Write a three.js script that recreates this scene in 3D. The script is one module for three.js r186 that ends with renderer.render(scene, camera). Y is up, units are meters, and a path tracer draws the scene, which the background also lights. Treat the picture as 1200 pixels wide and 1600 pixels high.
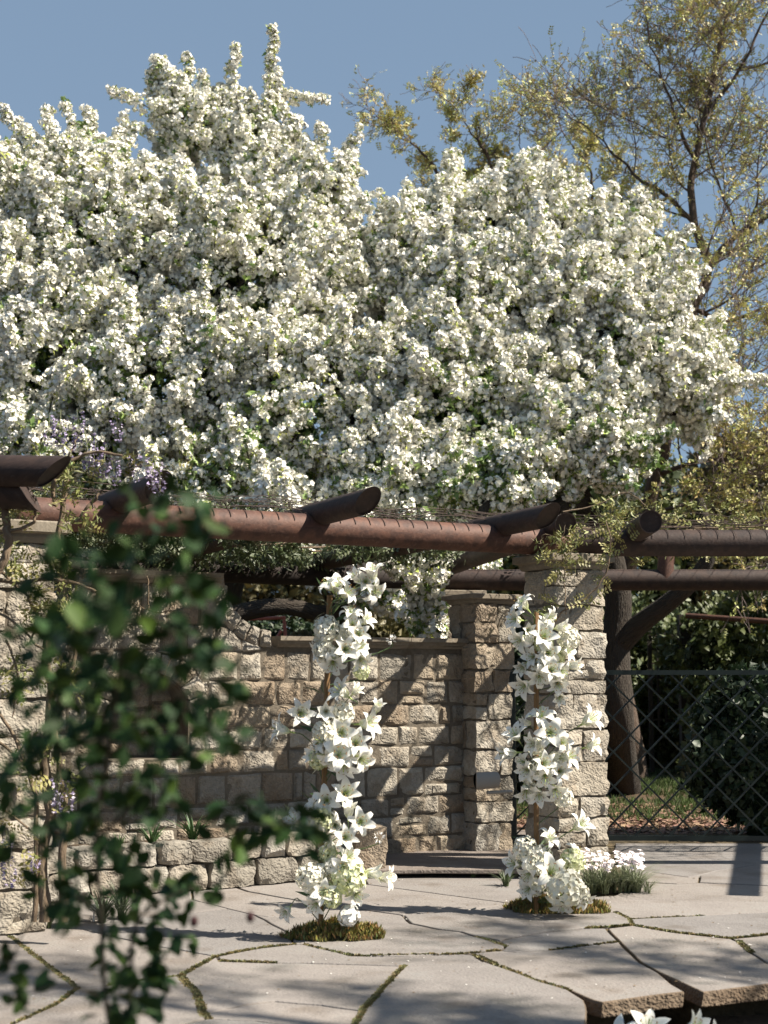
import * as THREE from 'three';
import { mergeGeometries, toCreasedNormals, mergeVertices } from 'three/addons/utils/BufferGeometryUtils.js';
import { ImprovedNoise } from 'three/addons/math/ImprovedNoise.js';

// ------------------------------------------------------------------ camera, sky, sun, exposure
const F = 2222, EYE = 1.3, PITCH = Math.atan(255 / F);
const scene = new THREE.Scene();
const camera = new THREE.PerspectiveCamera(2 * Math.atan(800 / F) * 180 / Math.PI, 0.75, 0.1, 400);
camera.position.set(0, EYE, 0);
camera.rotation.set(PITCH, 0, 0);
camera.focus = 9.1; camera.userData.fStop = 3.1;
const renderer = new THREE.WebGLRenderer({ antialias: true });
renderer.toneMapping = THREE.LinearToneMapping;
renderer.toneMappingExposure = 2.2;
renderer.shadowMap.enabled = true;
const SUN = new THREE.Vector3(0.648, 0.735, 0.178).normalize();
{
  const W = 256, H = 128, data = new Float32Array(W * H * 4);
  for (let j = 0; j < H; j++) for (let i = 0; i < W; i++) {
    const el = ((j + 0.5) / H - 0.5) * Math.PI, az = ((i + 0.5) / W - 0.5) * 2 * Math.PI;
    const d = new THREE.Vector3(Math.cos(az) * Math.cos(el), Math.sin(el), Math.sin(az) * Math.cos(el));
    const t = Math.pow(Math.max(0, Math.sin(el)), 0.55), c = d.dot(SUN), glow = 0.25 * Math.pow(Math.max(0, c), 12);
    const k = (j * W + i) * 4;
    for (let q = 0; q < 3; q++) {
      const hor = [0.275, 0.385, 0.505][q], zen = [0.13, 0.2, 0.32][q], gnd = [0.1, 0.1, 0.085][q];
      data[k + q] = 0.573 * (el < 0 ? gnd : hor + (zen - hor) * t) + glow * [1, 0.95, 0.85][q] * (el > 0 ? 1 : 0.2);
    }
    data[k + 3] = 1;
  }
  const sky = new THREE.DataTexture(data, W, H, THREE.RGBAFormat, THREE.FloatType);
  sky.mapping = THREE.EquirectangularReflectionMapping; sky.magFilter = THREE.LinearFilter; sky.minFilter = THREE.LinearFilter; sky.needsUpdate = true;
  scene.background = sky; scene.environment = sky;
}
const sun = new THREE.DirectionalLight(new THREE.Color().setRGB(1, 0.915, 0.79), 4.9);
sun.position.copy(SUN.clone().multiplyScalar(40)).add(new THREE.Vector3(0, 0, -9)); sun.target.position.set(0, 0, -9);
sun.castShadow = true; sun.shadow.mapSize.set(4096, 4096);
Object.assign(sun.shadow.camera, { left: -16, right: 16, top: 16, bottom: -16, near: 1, far: 90 });
scene.add(sun, sun.target);

// ------------------------------------------------------------------ helpers
const V = (x, y, z) => new THREE.Vector3(x, y, z), C = (r, g, b) => new THREE.Color().setRGB(r, g, b);
const lerp = THREE.MathUtils.lerp, clamp = THREE.MathUtils.clamp;
function rng(a) { return () => { a = (a + 0x6d2b79f5) | 0; let t = Math.imul(a ^ (a >>> 15), 1 | a); t = (t + Math.imul(t ^ (t >>> 7), 61 | t)) ^ t; return ((t ^ (t >>> 14)) >>> 0) / 4294967296; }; }
const N3 = new ImprovedNoise(), noise = (x, y, z) => N3.noise(x + 31.7, y + 17.3, z + 5.1);
const CP = Math.cos(PITCH), SP = Math.sin(PITCH);
const dirOf = (x, y) => { const a = (x - 600) / F, b = (800 - y) / F; return V(a, b * CP + SP, b * SP - CP); };
const G = (x, y, h = 0) => { const d = dirOf(x, y), t = (h - EYE) / d.y; return V(d.x * t, h, d.z * t); };      // where a line of sight meets height h
const P = (x, y, D) => { const d = dirOf(x, y), t = -D / d.z; return V(d.x * t, EYE + d.y * t, -D); };          // where it meets depth D
const taken = {};
const numbered = (n) => { taken[n] = (taken[n] ?? -1) + 1; return taken[n] ? n + '_' + String(taken[n]).padStart(3, '0') : n; };
function tag(o, label, category, group) { o.userData.label = label; o.userData.category = category; if (group) o.userData.group = group; return o; }
function thing(name, label, category, pos, turn = 0, group) { const o = new THREE.Group(); o.name = numbered(name); if (pos) o.position.copy(pos); o.rotation.y = turn; scene.add(o); return tag(o, label, category, group); }
function part(name, geo, mat, parent, kind) { const m = new THREE.Mesh(geo, mat); m.name = name; m.castShadow = m.receiveShadow = true; if (kind) m.userData.kind = kind; parent.add(m); return m; }
function struct(name, geo, mat) { const m = part(numbered(name), geo, mat, scene); m.userData.kind = 'structure'; return m; }
function scatter(name, geo, mat, mats, cols, parent) {
  const m = new THREE.InstancedMesh(geo, mat, mats.length); m.name = name; m.userData.kind = 'stuff';
  mats.forEach((x, i) => m.setMatrixAt(i, x)); if (cols) cols.forEach((c, i) => m.setColorAt(i, c));
  m.castShadow = m.receiveShadow = true; parent.add(m); return m;
}
const UP = V(0, 1, 0);
function mat4(p, dir, spin, s) { const q = new THREE.Quaternion().setFromUnitVectors(UP, dir).multiply(new THREE.Quaternion().setFromAxisAngle(UP, spin)); return new THREE.Matrix4().compose(p, q, s.isVector3 ? s : V(s, s, s)); }
function randDir(r) { const z = r() * 2 - 1, a = r() * 6.2832, k = Math.sqrt(1 - z * z); return V(k * Math.cos(a), z, k * Math.sin(a)); }

class MB {                                                     // collects triangles into one geometry
  constructor() { this.p = []; this.n = []; this.u = []; this.c = []; this.i = []; }
  v(p, n, u = 0, w = 0, c) { this.p.push(p.x, p.y, p.z); this.n.push(n.x, n.y, n.z); this.u.push(u, w); if (c) this.c.push(c.r, c.g, c.b); return this.p.length / 3 - 1; }
  tri(a, b, c) { this.i.push(a, b, c); }
  tube(pts, rad, sides = 6, col, caps = false) {
    let t = pts[1].clone().sub(pts[0]).normalize(), a = V(1, 0, 0); if (Math.abs(t.x) > 0.8) a = V(0, 1, 0);
    let nrm = a.sub(t.clone().multiplyScalar(a.dot(t))).normalize(), len = 0, prev = -1;
    for (let k = 0; k < pts.length; k++) {
      const tt = (k === 0 ? pts[1].clone().sub(pts[0]) : k === pts.length - 1 ? pts[k].clone().sub(pts[k - 1]) : pts[k + 1].clone().sub(pts[k - 1])).normalize();
      nrm.sub(tt.clone().multiplyScalar(nrm.dot(tt))).normalize();
      const bi = tt.clone().cross(nrm), r = Array.isArray(rad) ? rad[k] : rad;
      if (k) len += pts[k].distanceTo(pts[k - 1]);
      const base = this.p.length / 3;
      for (let s = 0; s <= sides; s++) { const w = s / sides * 6.2832, n = nrm.clone().multiplyScalar(Math.cos(w)).addScaledVector(bi, Math.sin(w)); this.v(pts[k].clone().addScaledVector(n, r), n, s / sides * 6.28 * r, len, col); }
      if (k) for (let s = 0; s < sides; s++) { this.tri(prev + s, prev + s + 1, base + s); this.tri(base + s, prev + s + 1, base + s + 1); }
      if (caps && (k === 0 || k === pts.length - 1)) { const d = k ? tt : tt.clone().negate(), c0 = this.v(pts[k], d, 0, 0, col), ring = []; for (let s = 0; s < sides; s++) { const w = s / sides * 6.2832; ring.push(this.v(pts[k].clone().addScaledVector(nrm, Math.cos(w) * r).addScaledVector(bi, Math.sin(w) * r), d, Math.cos(w) * r, Math.sin(w) * r, col)); } for (let s = 0; s < sides; s++) k ? this.tri(c0, ring[s], ring[(s + 1) % sides]) : this.tri(c0, ring[(s + 1) % sides], ring[s]); }
      prev = base;
    }
    return this;
  }
  geo(recompute) {
    const g = new THREE.BufferGeometry();
    g.setAttribute('position', new THREE.Float32BufferAttribute(this.p, 3)); g.setAttribute('normal', new THREE.Float32BufferAttribute(this.n, 3)); g.setAttribute('uv', new THREE.Float32BufferAttribute(this.u, 2));
    if (this.c.length) g.setAttribute('color', new THREE.Float32BufferAttribute(this.c, 3));
    g.setIndex(this.i); if (recompute) g.computeVertexNormals(); return g;
  }
}
const spline = (pts, n) => new THREE.CatmullRomCurve3(pts).getPoints(n);

// ------------------------------------------------------------------ computed textures (all tile)
function hash(i, j, s) { let t = Math.imul(i, 374761393) + Math.imul(j, 668265263) + Math.imul(s, 1442695041); t = Math.imul(t ^ (t >>> 13), 1274126177); return ((t ^ (t >>> 16)) >>> 0) / 4294967296; }
function tn(x, y, per, s) { const i = Math.floor(x), j = Math.floor(y), f = x - i, g = y - j, a = f * f * (3 - 2 * f), b = g * g * (3 - 2 * g), w = (k) => ((k % per) + per) % per; const h = (p, q) => hash(w(p), w(q), s); return lerp(lerp(h(i, j), h(i + 1, j), a), lerp(h(i, j + 1), h(i + 1, j + 1), a), b); }
function fbm(u, v, per, oct, s) { let a = 0.5, t = 0, m = 0; for (let o = 0; o < oct; o++) { t += a * tn(u * per, v * per, per, s + o); m += a; per *= 2; a *= 0.55; } return t / m; }
function tex(n, fn, srgb, rep = 1, repY = rep) {
  const d = new Uint8Array(n * n * 4);
  for (let j = 0; j < n; j++) for (let i = 0; i < n; i++) { const c = fn(i / n, j / n), k = (j * n + i) * 4; for (let q = 0; q < 3; q++) { let x = typeof c === 'number' ? c : c[q]; if (srgb) x = x <= 0.0031308 ? x * 12.92 : 1.055 * Math.pow(Math.max(x, 0), 1 / 2.4) - 0.055; d[k + q] = clamp(x, 0, 1) * 255; } d[k + 3] = 255; }
  const t = new THREE.DataTexture(d, n, n, THREE.RGBAFormat); t.wrapS = t.wrapT = THREE.RepeatWrapping; t.magFilter = THREE.LinearFilter; t.minFilter = THREE.LinearMipmapLinearFilter; t.generateMipmaps = true; t.repeat.set(rep, repY); if (srgb) t.colorSpace = THREE.SRGBColorSpace; t.needsUpdate = true; return t;
}
const mix3 = (a, b, t) => [0, 1, 2].map((q) => lerp(a[q], b[q], t));
const stoneMap = tex(512, (u, v) => { const a = fbm(u, v, 4, 5, 1), b = fbm(u, v, 48, 3, 9), l = clamp((fbm(u, v, 8, 4, 21) - 0.56) * 6, 0, 1); let c = mix3([0.72, 0.69, 0.64], [1, 0.985, 0.95], clamp(a * 1.6 - 0.3, 0, 1)); const k = 0.78 + 0.44 * b; c = c.map((x) => x * k); return mix3(c, [0.5, 0.4, 0.3], l * 0.4); }, true, 1.3);
const stoneBump = tex(512, (u, v) => { const a = fbm(u, v, 8, 5, 3), b = fbm(u, v, 60, 2, 5); return 0.65 * a + 0.35 * b; }, false, 1.6);
const slabMap = tex(1024, (u, v) => { const a = fbm(u, v, 3, 5, 31), b = fbm(u, v, 160, 2, 33), c = fbm(u, v, 14, 4, 35), st = clamp((fbm(u, v, 6, 5, 37) - 0.57) * 5, 0, 1), sp = hash(Math.floor(u * 420), Math.floor(v * 420), 3) > 0.985 ? 0.72 : 1; let k = (0.6 + 0.32 * a + 0.2 * b + 0.26 * c) * sp; return mix3([0.97 * k, 0.94 * k, 0.93 * k], [0.6 * k, 0.53 * k, 0.46 * k], st * 0.6); }, true, 0.55);
const slabBump = tex(1024, (u, v) => 0.45 * fbm(u, v, 130, 2, 41) + 0.55 * fbm(u, v, 9, 6, 43), false, 0.8);
const rustMap = tex(512, (u, v) => { const a = fbm(u, v, 5, 5, 51), b = fbm(u, v, 40, 3, 53), s = clamp((fbm(u * 1, v * 1, 12, 4, 55) - 0.48) * 5, 0, 1), wh = clamp((fbm(u, v, 30, 3, 57) - 0.66) * 9, 0, 1); let c = mix3([0.62, 0.55, 0.55], [1.0, 0.84, 0.74], clamp(a * 1.8 - 0.4, 0, 1)); c = mix3(c, [0.4, 0.36, 0.38], s * 0.7); c = mix3(c, [1.2, 1.3, 1.35], wh * 0.5); const k = 0.8 + 0.4 * b; return c.map((x) => x * k); }, true, 1.6);
const rustBump = tex(256, (u, v) => fbm(u, v, 24, 4, 61), false, 3);
const barkMap = tex(256, (u, v) => { const a = fbm(u, v * 0.25, 16, 4, 71), k = 0.45 + 0.9 * a; return [k, 0.92 * k, 0.84 * k]; }, true, 6, 2);
const barkBump = tex(256, (u, v) => fbm(u, v, 16, 4, 73), false, 6, 1.6);
const soilMap = tex(512, (u, v) => { const a = fbm(u, v, 6, 5, 81), b = fbm(u, v, 70, 3, 83); const k = 0.5 + 0.8 * b; return mix3([0.6 * k, 0.5 * k, 0.4 * k], [1.1 * k, 0.92 * k, 0.72 * k], clamp(a * 2 - 0.5, 0, 1)); }, true, 0.6);
const soilBump = tex(512, (u, v) => fbm(u, v, 50, 4, 87), false, 0.8);

const M = {};
const std = (o) => new THREE.MeshStandardMaterial(o);
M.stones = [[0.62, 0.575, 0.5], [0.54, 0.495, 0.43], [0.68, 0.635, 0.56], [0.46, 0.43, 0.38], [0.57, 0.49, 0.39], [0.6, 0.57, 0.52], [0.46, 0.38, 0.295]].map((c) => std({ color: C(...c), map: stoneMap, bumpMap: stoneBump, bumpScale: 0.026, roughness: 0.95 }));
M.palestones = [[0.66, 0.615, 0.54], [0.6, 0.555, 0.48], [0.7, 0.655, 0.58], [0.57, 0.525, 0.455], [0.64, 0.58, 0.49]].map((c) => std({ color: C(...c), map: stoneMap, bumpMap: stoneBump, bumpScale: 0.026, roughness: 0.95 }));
M.mortar = std({ color: C(0.27, 0.235, 0.19), map: stoneMap, bumpMap: stoneBump, bumpScale: 0.008, roughness: 1 });
M.cap = std({ color: C(0.42, 0.37, 0.3), map: stoneMap, bumpMap: stoneBump, bumpScale: 0.004, roughness: 0.9 });
M.slabs = [[0.4, 0.372, 0.345], [0.365, 0.343, 0.322], [0.42, 0.387, 0.354], [0.39, 0.36, 0.33], [0.335, 0.32, 0.306]].map((c) => std({ color: C(...c), map: slabMap, bumpMap: slabBump, bumpScale: 0.006, roughness: 0.92 }));
M.stepslab = std({ color: C(0.34, 0.295, 0.26), map: slabMap, bumpMap: stoneBump, bumpScale: 0.012, roughness: 0.95 });
M.soil = std({ color: C(0.1, 0.078, 0.055), map: soilMap, bumpMap: soilBump, bumpScale: 0.02, roughness: 1 });
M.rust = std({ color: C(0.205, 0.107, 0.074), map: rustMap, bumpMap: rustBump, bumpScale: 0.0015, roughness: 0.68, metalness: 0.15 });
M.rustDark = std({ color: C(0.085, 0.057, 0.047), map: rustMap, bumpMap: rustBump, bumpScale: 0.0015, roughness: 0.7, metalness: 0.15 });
M.wire = std({ color: C(0.07, 0.05, 0.042), roughness: 0.7, metalness: 0.5 });
M.bark = std({ color: C(0.085, 0.072, 0.06), map: barkMap, bumpMap: barkBump, bumpScale: 0.03, roughness: 1 });
M.barkRed = std({ color: C(0.19, 0.145, 0.12), map: barkMap, bumpMap: barkBump, bumpScale: 0.02, roughness: 1 });
M.twig = std({ color: C(0.15, 0.115, 0.11), roughness: 1 });
M.vine = std({ color: C(0.3, 0.235, 0.17), map: barkMap, bumpMap: barkBump, bumpScale: 0.008, roughness: 1 });
M.fence = std({ color: C(0.006, 0.012, 0.0105), roughness: 0.38, metalness: 0.2 });
M.wood = std({ color: C(0.36, 0.22, 0.1), map: barkMap, roughness: 0.8 });
const phys = (o) => new THREE.MeshPhysicalMaterial({ thickness: 0, side: THREE.DoubleSide, ...o });
M.petal = phys({ vertexColors: true, roughness: 0.7, transmission: 0.14, specularIntensity: 0.4 });
M.blossom = std({ vertexColors: true, roughness: 1, side: THREE.DoubleSide });
for (const m of [...M.stones, ...M.palestones, ...M.slabs, M.mortar, M.cap, M.stepslab, M.soil, M.rust, M.rustDark, M.bark, M.barkRed, M.vine, M.wood]) m.color.multiplyScalar(0.6);
M.leaf = phys({ vertexColors: true, color: C(0.82, 0.82, 0.82), roughness: 0.55, transmission: 0.3 });
M.leafSolid = std({ vertexColors: true, roughness: 0.5, side: THREE.DoubleSide });

// ------------------------------------------------------------------ stone builders
function stoneGeo(poly, seed, bulge = 0.022, depth = 0.07) {        // a quarry-faced stone: outline in x, y; face towards +z
  const r = rng(seed), cut = [], n = poly.length;
  for (let k = 0; k < n; k++) {
    const a = poly[k], b = poly[(k + 1) % n], L = Math.hypot(b[0] - a[0], b[1] - a[1]), e = Math.min(0.007, L * 0.15), m = Math.max(1, Math.round((L - 2 * e) / 0.055));
    for (let q = 0; q <= m; q++) { const t = (e + (L - 2 * e) * q / m) / L; cut.push([lerp(a[0], b[0], t) + (r() - 0.5) * 0.007, lerp(a[1], b[1], t) + (r() - 0.5) * 0.007]); }
  }
  let cx = 0, cy = 0; cut.forEach((p) => { cx += p[0]; cy += p[1]; }); cx /= cut.length; cy /= cut.length;
  const minR = Math.min(...cut.map((p) => Math.hypot(p[0] - cx, p[1] - cy))), b = new MB(), Z = V(0, 0, 1), ou = r() * 5, ov = r() * 5, tx = (r() - 0.5) * 0.25, ty = (r() - 0.5) * 0.25;
  const rings = [[0, -depth], [0, -0.004], [Math.min(0.4, 0.012 / minR), bulge * 0.55], [0.36, bulge], [0.7, bulge * 1.05]];
  const idx = rings.map(([f, z], ri) => cut.map((p) => { const x = lerp(p[0], cx, f), y = lerp(p[1], cy, f); const zz = ri < 2 ? z : z + noise(x * 11, y * 11, seed) * 0.016 + noise(x * 30, y * 30, seed) * 0.007 + tx * (x - cx) * 0.6 + ty * (y - cy) * 0.6; return b.v(V(x, y, zz), Z, x + ou + (ri ? 0 : 0.06), y + ov); }));
  const c0 = b.v(V(cx, cy, bulge * 1.05 + noise(cx * 11, cy * 11, seed) * 0.02), Z, cx + ou, cy + ov), m = cut.length;
  for (let q = 0; q < rings.length - 1; q++) for (let k = 0; k < m; k++) { const k2 = (k + 1) % m; b.tri(idx[q][k], idx[q][k2], idx[q + 1][k]); b.tri(idx[q + 1][k], idx[q][k2], idx[q + 1][k2]); }
  for (let k = 0; k < m; k++) b.tri(idx[rings.length - 1][k], idx[rings.length - 1][(k + 1) % m], c0);
  return toCreasedNormals(b.geo(), 0.42);
}
function roughBlock(w, h, d, seed, amp = 0.014, sharp = 15) {
  const g = new THREE.BoxGeometry(1, 1, 1, Math.max(3, Math.round(w / 0.036)), Math.max(3, Math.round(h / 0.036)), Math.max(3, Math.round(d / 0.05))), p = g.attributes.position, uv = g.attributes.uv, nn = g.attributes.normal, r = rng(seed), o = [r() * 9, r() * 9, r() * 9];
  for (let k = 0; k < p.count; k++) {
    let q = [p.getX(k) * 2, p.getY(k) * 2, p.getZ(k) * 2]; const L = Math.pow(q.reduce((s, x) => s + Math.pow(Math.abs(x), sharp), 0), 1 / sharp); q = q.map((x) => x / L);
    let x = q[0] * w / 2, y = q[1] * h / 2, z = q[2] * d / 2; const a = x + o[0], b = y + o[1], c = z + o[2];
    const f = (s, e) => amp * (noise(a * 9 + e, b * 9, c * 9) + 0.9 * (0.35 - Math.abs(noise(a * 15 + e, b * 15, c * 15))) + 0.6 * noise(a * 34, b * 34 + e, c * 34)) * s;
    uv.setXY(k, (Math.abs(nn.getX(k)) > 0.5 ? z : x) + o[0], (Math.abs(nn.getY(k)) > 0.5 ? z : y) + o[1]);
    p.setXYZ(k, x + f(1, 0), y + f(0.5, 7), z + f(1, 13));
  }
  return toCreasedNormals(g, 0.45);
}
function pack(nx, ny, ok, r) {                                      // random ashlar on a small grid: [i, j, w, h]
  const used = new Uint8Array(nx * ny), out = [], free = (i, j) => i < nx && j < ny && !used[j * nx + i] && ok(i, j);
  for (let j = 0; j < ny; j++) for (let i = 0; i < nx; i++) {
    if (!free(i, j)) continue;
    let w = 0, want = 4 + Math.floor(r() * 5); while (w < want && free(i + w, j)) w++;
    if (free(i + w, j) && !free(i + w + 1, j)) w++; else if (free(i + w, j) && !free(i + w + 2, j)) w -= 1;
    w = Math.max(1, w);
    let h = 1, wh = [3, 4, 4, 5, 5, 2, 6][Math.floor(r() * 7)];
    while (h < wh) { let good = true; for (let k = 0; k < w; k++) if (!free(i + k, j + h)) good = false; if (!good) break; h++; }
    for (let b = 0; b < h; b++) for (let a = 0; a < w; a++) used[(j + b) * nx + i + a] = 1;
    out.push([i, j, w, h]);
  }
  return out;
}
function clipHalf(poly, px, py, nx, ny) {                           // keep the side that n points to
  const out = []; for (let k = 0; k < poly.length; k++) { const a = poly[k], b = poly[(k + 1) % poly.length], da = (a[0] - px) * nx + (a[1] - py) * ny, db = (b[0] - px) * nx + (b[1] - py) * ny; if (da >= 0) out.push(a); if ((da >= 0) !== (db >= 0)) { const t = da / (da - db); out.push([lerp(a[0], b[0], t), lerp(a[1], b[1], t)]); } } return out;
}
const area = (p) => { let s = 0; for (let k = 0; k < p.length; k++) { const a = p[k], b = p[(k + 1) % p.length]; s += a[0] * b[1] - a[1] * b[0]; } return s / 2; };
const shrinkRect = (u0, v0, u1, v1, j) => [[u0 + j, v0 + j], [u1 - j, v0 + j], [u1 - j, v1 - j], [u0 + j, v1 - j]];
function capGeo(len, depth, prof) {                                 // moulded coping: profile [z, y] swept along x
  const b = new MB(), half = len / 2;
  for (let k = 0; k < prof.length; k++) {
    const a = prof[k], c = prof[(k + 1) % prof.length], n = V(0, -(c[0] - a[0]), c[1] - a[1]).normalize(), N = n;
    const m = Math.max(1, Math.round(len / 0.12)); let pa = -1, pc = -1;
    for (let q = 0; q <= m; q++) { const x = -half + len * q / m, w = q === 0 || q === m ? 0 : noise(x * 9, k, len) * 0.004; const ia = b.v(V(x, a[1] + w, a[0] + w), N, x, a[0] + a[1]), ic = b.v(V(x, c[1] + w, c[0] + w), N, x, c[0] + c[1]); if (q) { b.tri(pa, ia, pc); b.tri(ia, ic, pc); } pa = ia; pc = ic; }
  }
  for (const s of [-1, 1]) { const X = V(s, 0, 0), ids = prof.map((q) => b.v(V(s * half, q[1], q[0]), X, q[0], q[1])), tris = THREE.ShapeUtils.triangulateShape(prof.map((q) => new THREE.Vector2(q[0], q[1])), []); tris.forEach((t) => s > 0 ? b.tri(ids[t[0]], ids[t[2]], ids[t[1]]) : b.tri(ids[t[0]], ids[t[1]], ids[t[2]])); }
  return toCreasedNormals(b.geo().toNonIndexed(), 0.5);
}

// ------------------------------------------------------------------ ground
const FENCE_D = 10.75;
{
  const g = new THREE.PlaneGeometry(320, 260, 160, 130); g.rotateX(-Math.PI / 2); g.translate(0, 0, -FENCE_D - 130 + 0.3);
  const p = g.attributes.position, uv = g.attributes.uv, col = [];
  for (let k = 0; k < p.count; k++) { const x = p.getX(k), z = p.getZ(k), d = -z - FENCE_D; p.setY(k, -0.05 + clamp(d - 0.5, 0, 1) * 0.05 * noise(x * 0.4, z * 0.4, 1)); uv.setXY(k, x, z); const gr = clamp(noise(x * 0.35, z * 0.35, 3) * 1.5 + 0.45, 0, 1) * clamp(d / 3, 0, 1), dry = clamp((d - 9) / 6, 0, 1); col.push(...mix3(mix3([0.13, 0.095, 0.065], [0.055, 0.095, 0.025], gr), [0.3, 0.24, 0.17], dry * 0.75)); }
  g.setAttribute('color', new THREE.Float32BufferAttribute(col, 3)); g.computeVertexNormals();
  struct('ground', g, std({ vertexColors: true, color: C(0.85, 0.85, 0.85), map: soilMap, bumpMap: soilBump, bumpScale: 0.02, roughness: 1 }));
  const low = new THREE.PlaneGeometry(40, 16); low.rotateX(-Math.PI / 2); low.translate(0, -0.34, -3); const u2 = low.attributes.uv; for (let k = 0; k < u2.count; k++) u2.setXY(k, u2.getX(k) * 40, u2.getY(k) * 16);
  struct('lower_path', low, M.soil);
}
const slabsPx = [
  [[-300, 1445], [0, 1452], [16, 1464], [121, 1544], [85, 1571], [16, 1602], [-60, 1640], [-300, 1640]],
  [[16, 1464], [60, 1450], [130, 1452], [232, 1476], [280, 1484], [337, 1494], [298, 1514], [280, 1525], [245, 1528], [165, 1540], [121, 1544]],
  [[121, 1544], [165, 1540], [245, 1528], [280, 1525], [307, 1551], [317, 1583], [325, 1591], [289, 1598], [200, 1625], [100, 1640], [16, 1602], [85, 1571]],
  [[16, 1602], [100, 1640], [200, 1625], [289, 1598], [325, 1591], [400, 1594], [480, 1605], [540, 1625], [500, 1720], [-60, 1720], [-60, 1640]],
  [[280, 1525], [298, 1514], [337, 1494], [345, 1501], [430, 1504], [472, 1504], [631, 1509], [568, 1579], [500, 1570], [430, 1564], [380, 1570], [317, 1583], [307, 1551]],
  [[317, 1583], [380, 1570], [430, 1564], [500, 1570], [568, 1579], [556, 1600], [540, 1625], [480, 1605], [400, 1594], [325, 1591]],
  [[631, 1509], [683, 1508], [758, 1503], [800, 1517], [848, 1535], [890, 1547], [914, 1563], [922, 1580], [918, 1600], [912, 1640], [900, 1720], [500, 1720], [540, 1625], [556, 1600], [568, 1579]],
  [[337, 1494], [406, 1481], [460, 1475], [475, 1475], [550, 1493], [640, 1494], [722, 1490], [740, 1491], [758, 1503], [683, 1508], [631, 1509], [472, 1504], [430, 1504], [345, 1501]],
  [[60, 1450], [130, 1440], [240, 1432], [358, 1420], [397, 1429], [448, 1456], [460, 1475], [406, 1481], [337, 1494], [280, 1484], [232, 1476], [130, 1452]],
  [[397, 1429], [418, 1432], [529, 1432], [629, 1430], [641, 1443], [686, 1452], [720, 1456], [743, 1463], [782, 1470], [790, 1478], [782, 1485], [722, 1490], [640, 1494], [550, 1493], [475, 1475], [460, 1475], [448, 1456]],
  [[629, 1430], [720, 1424], [800, 1412], [850, 1420], [900, 1420], [962, 1426], [985, 1436], [988, 1445], [917, 1450], [860, 1455], [800, 1465], [782, 1470], [743, 1463], [720, 1456], [686, 1452], [641, 1443]],
  [[782, 1470], [800, 1465], [860, 1455], [917, 1450], [948, 1450], [966, 1471], [917, 1480], [860, 1484], [806, 1487], [782, 1485], [790, 1478]],
  [[740, 1491], [722, 1490], [782, 1485], [806, 1487], [860, 1484], [917, 1480], [966, 1471], [976, 1481], [1001, 1504], [1029, 1519], [1051, 1537], [1072, 1549], [942, 1566], [923, 1562], [890, 1547], [848, 1535], [800, 1517], [758, 1503]],
  [[948, 1450], [988, 1445], [1058, 1457], [1143, 1466], [1153, 1470], [1174, 1487], [1200, 1504], [1300, 1530], [1200, 1537], [1098, 1550], [1062, 1534], [1029, 1519], [1001, 1504], [976, 1481], [966, 1471]],
  [[1143, 1466], [1200, 1460], [2400, 1440], [2400, 1540], [1300, 1530], [1200, 1504], [1174, 1487], [1153, 1470]],
  [[985, 1436], [1200, 1426], [2400, 1405], [2400, 1440], [1200, 1460], [1143, 1466], [1058, 1457], [988, 1445]],
  [[900, 1403], [1002, 1405], [1200, 1409], [2400, 1400], [2400, 1405], [1200, 1426], [985, 1436], [962, 1426], [900, 1420]],
  [[900, 1403], [940, 1400], [959, 1399], [1004, 1378], [1058, 1381], [1091, 1379], [1200, 1384], [2400, 1384], [2400, 1400], [1200, 1409], [1002, 1405]],
  [[1004, 1378], [985, 1368], [1019, 1363], [1075, 1371], [1092, 1368], [1091, 1379], [1058, 1381]],
  [[1092, 1368], [1120, 1361], [1180, 1352], [2400, 1350], [2400, 1384], [1200, 1384], [1091, 1379]],
  [[985, 1368], [960, 1340], [960, 1318], [2400, 1318], [2400, 1350], [1180, 1352], [1120, 1361], [1092, 1368], [1075, 1371], [1019, 1363]],
  [[358, 1420], [300, 1405], [300, 1392], [364, 1384], [388, 1393], [478, 1409], [560, 1420], [629, 1430], [529, 1432], [418, 1432], [397, 1429]],
  [[478, 1409], [388, 1393], [364, 1384], [430, 1372], [560, 1358], [574, 1382], [800, 1412], [720, 1424], [629, 1430], [560, 1420]],
  [[574, 1382], [560, 1358], [840, 1358], [880, 1385], [900, 1403], [900, 1420], [850, 1420], [800, 1412]],
  [[358, 1420], [300, 1405], [300, 1392], [180, 1396], [60, 1415], [-100, 1440], [0, 1452], [16, 1464], [60, 1450], [130, 1440], [240, 1432]],
];
const EDGE = std({ color: C(0.17, 0.13, 0.095), map: stoneMap, bumpMap: stoneBump, bumpScale: 0.03, roughness: 1 });
const paving = thing('paving', 'pale grey crazy paving of large irregular flagstones with mossy joints', 'paving'); paving.userData.kind = 'structure'; delete paving.userData.category;
function slabShape(pts, seed) {                                     // joints wander a little, the same for both neighbours
  const out = [], n = pts.length;
  for (let k = 0; k < n; k++) { let a = pts[k], b = pts[(k + 1) % n]; const m = Math.max(1, Math.round(a.distanceTo(b) / 0.1)); for (let q = 0; q < m; q++) { const p = a.clone().lerp(b, q / m); p.x += noise(p.x * 5, p.z * 5, 9) * 0.006 + noise(p.x * 19, p.z * 19, 2) * 0.005; p.z += noise(p.x * 5 + 40, p.z * 5, 9) * 0.007 + noise(p.x * 19, p.z * 19, 8) * 0.007; out.push(new THREE.Vector2(p.x, -p.z)); } }
  if (THREE.ShapeUtils.area(out) < 0) out.reverse();
  return new THREE.Shape(out);
}
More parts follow.
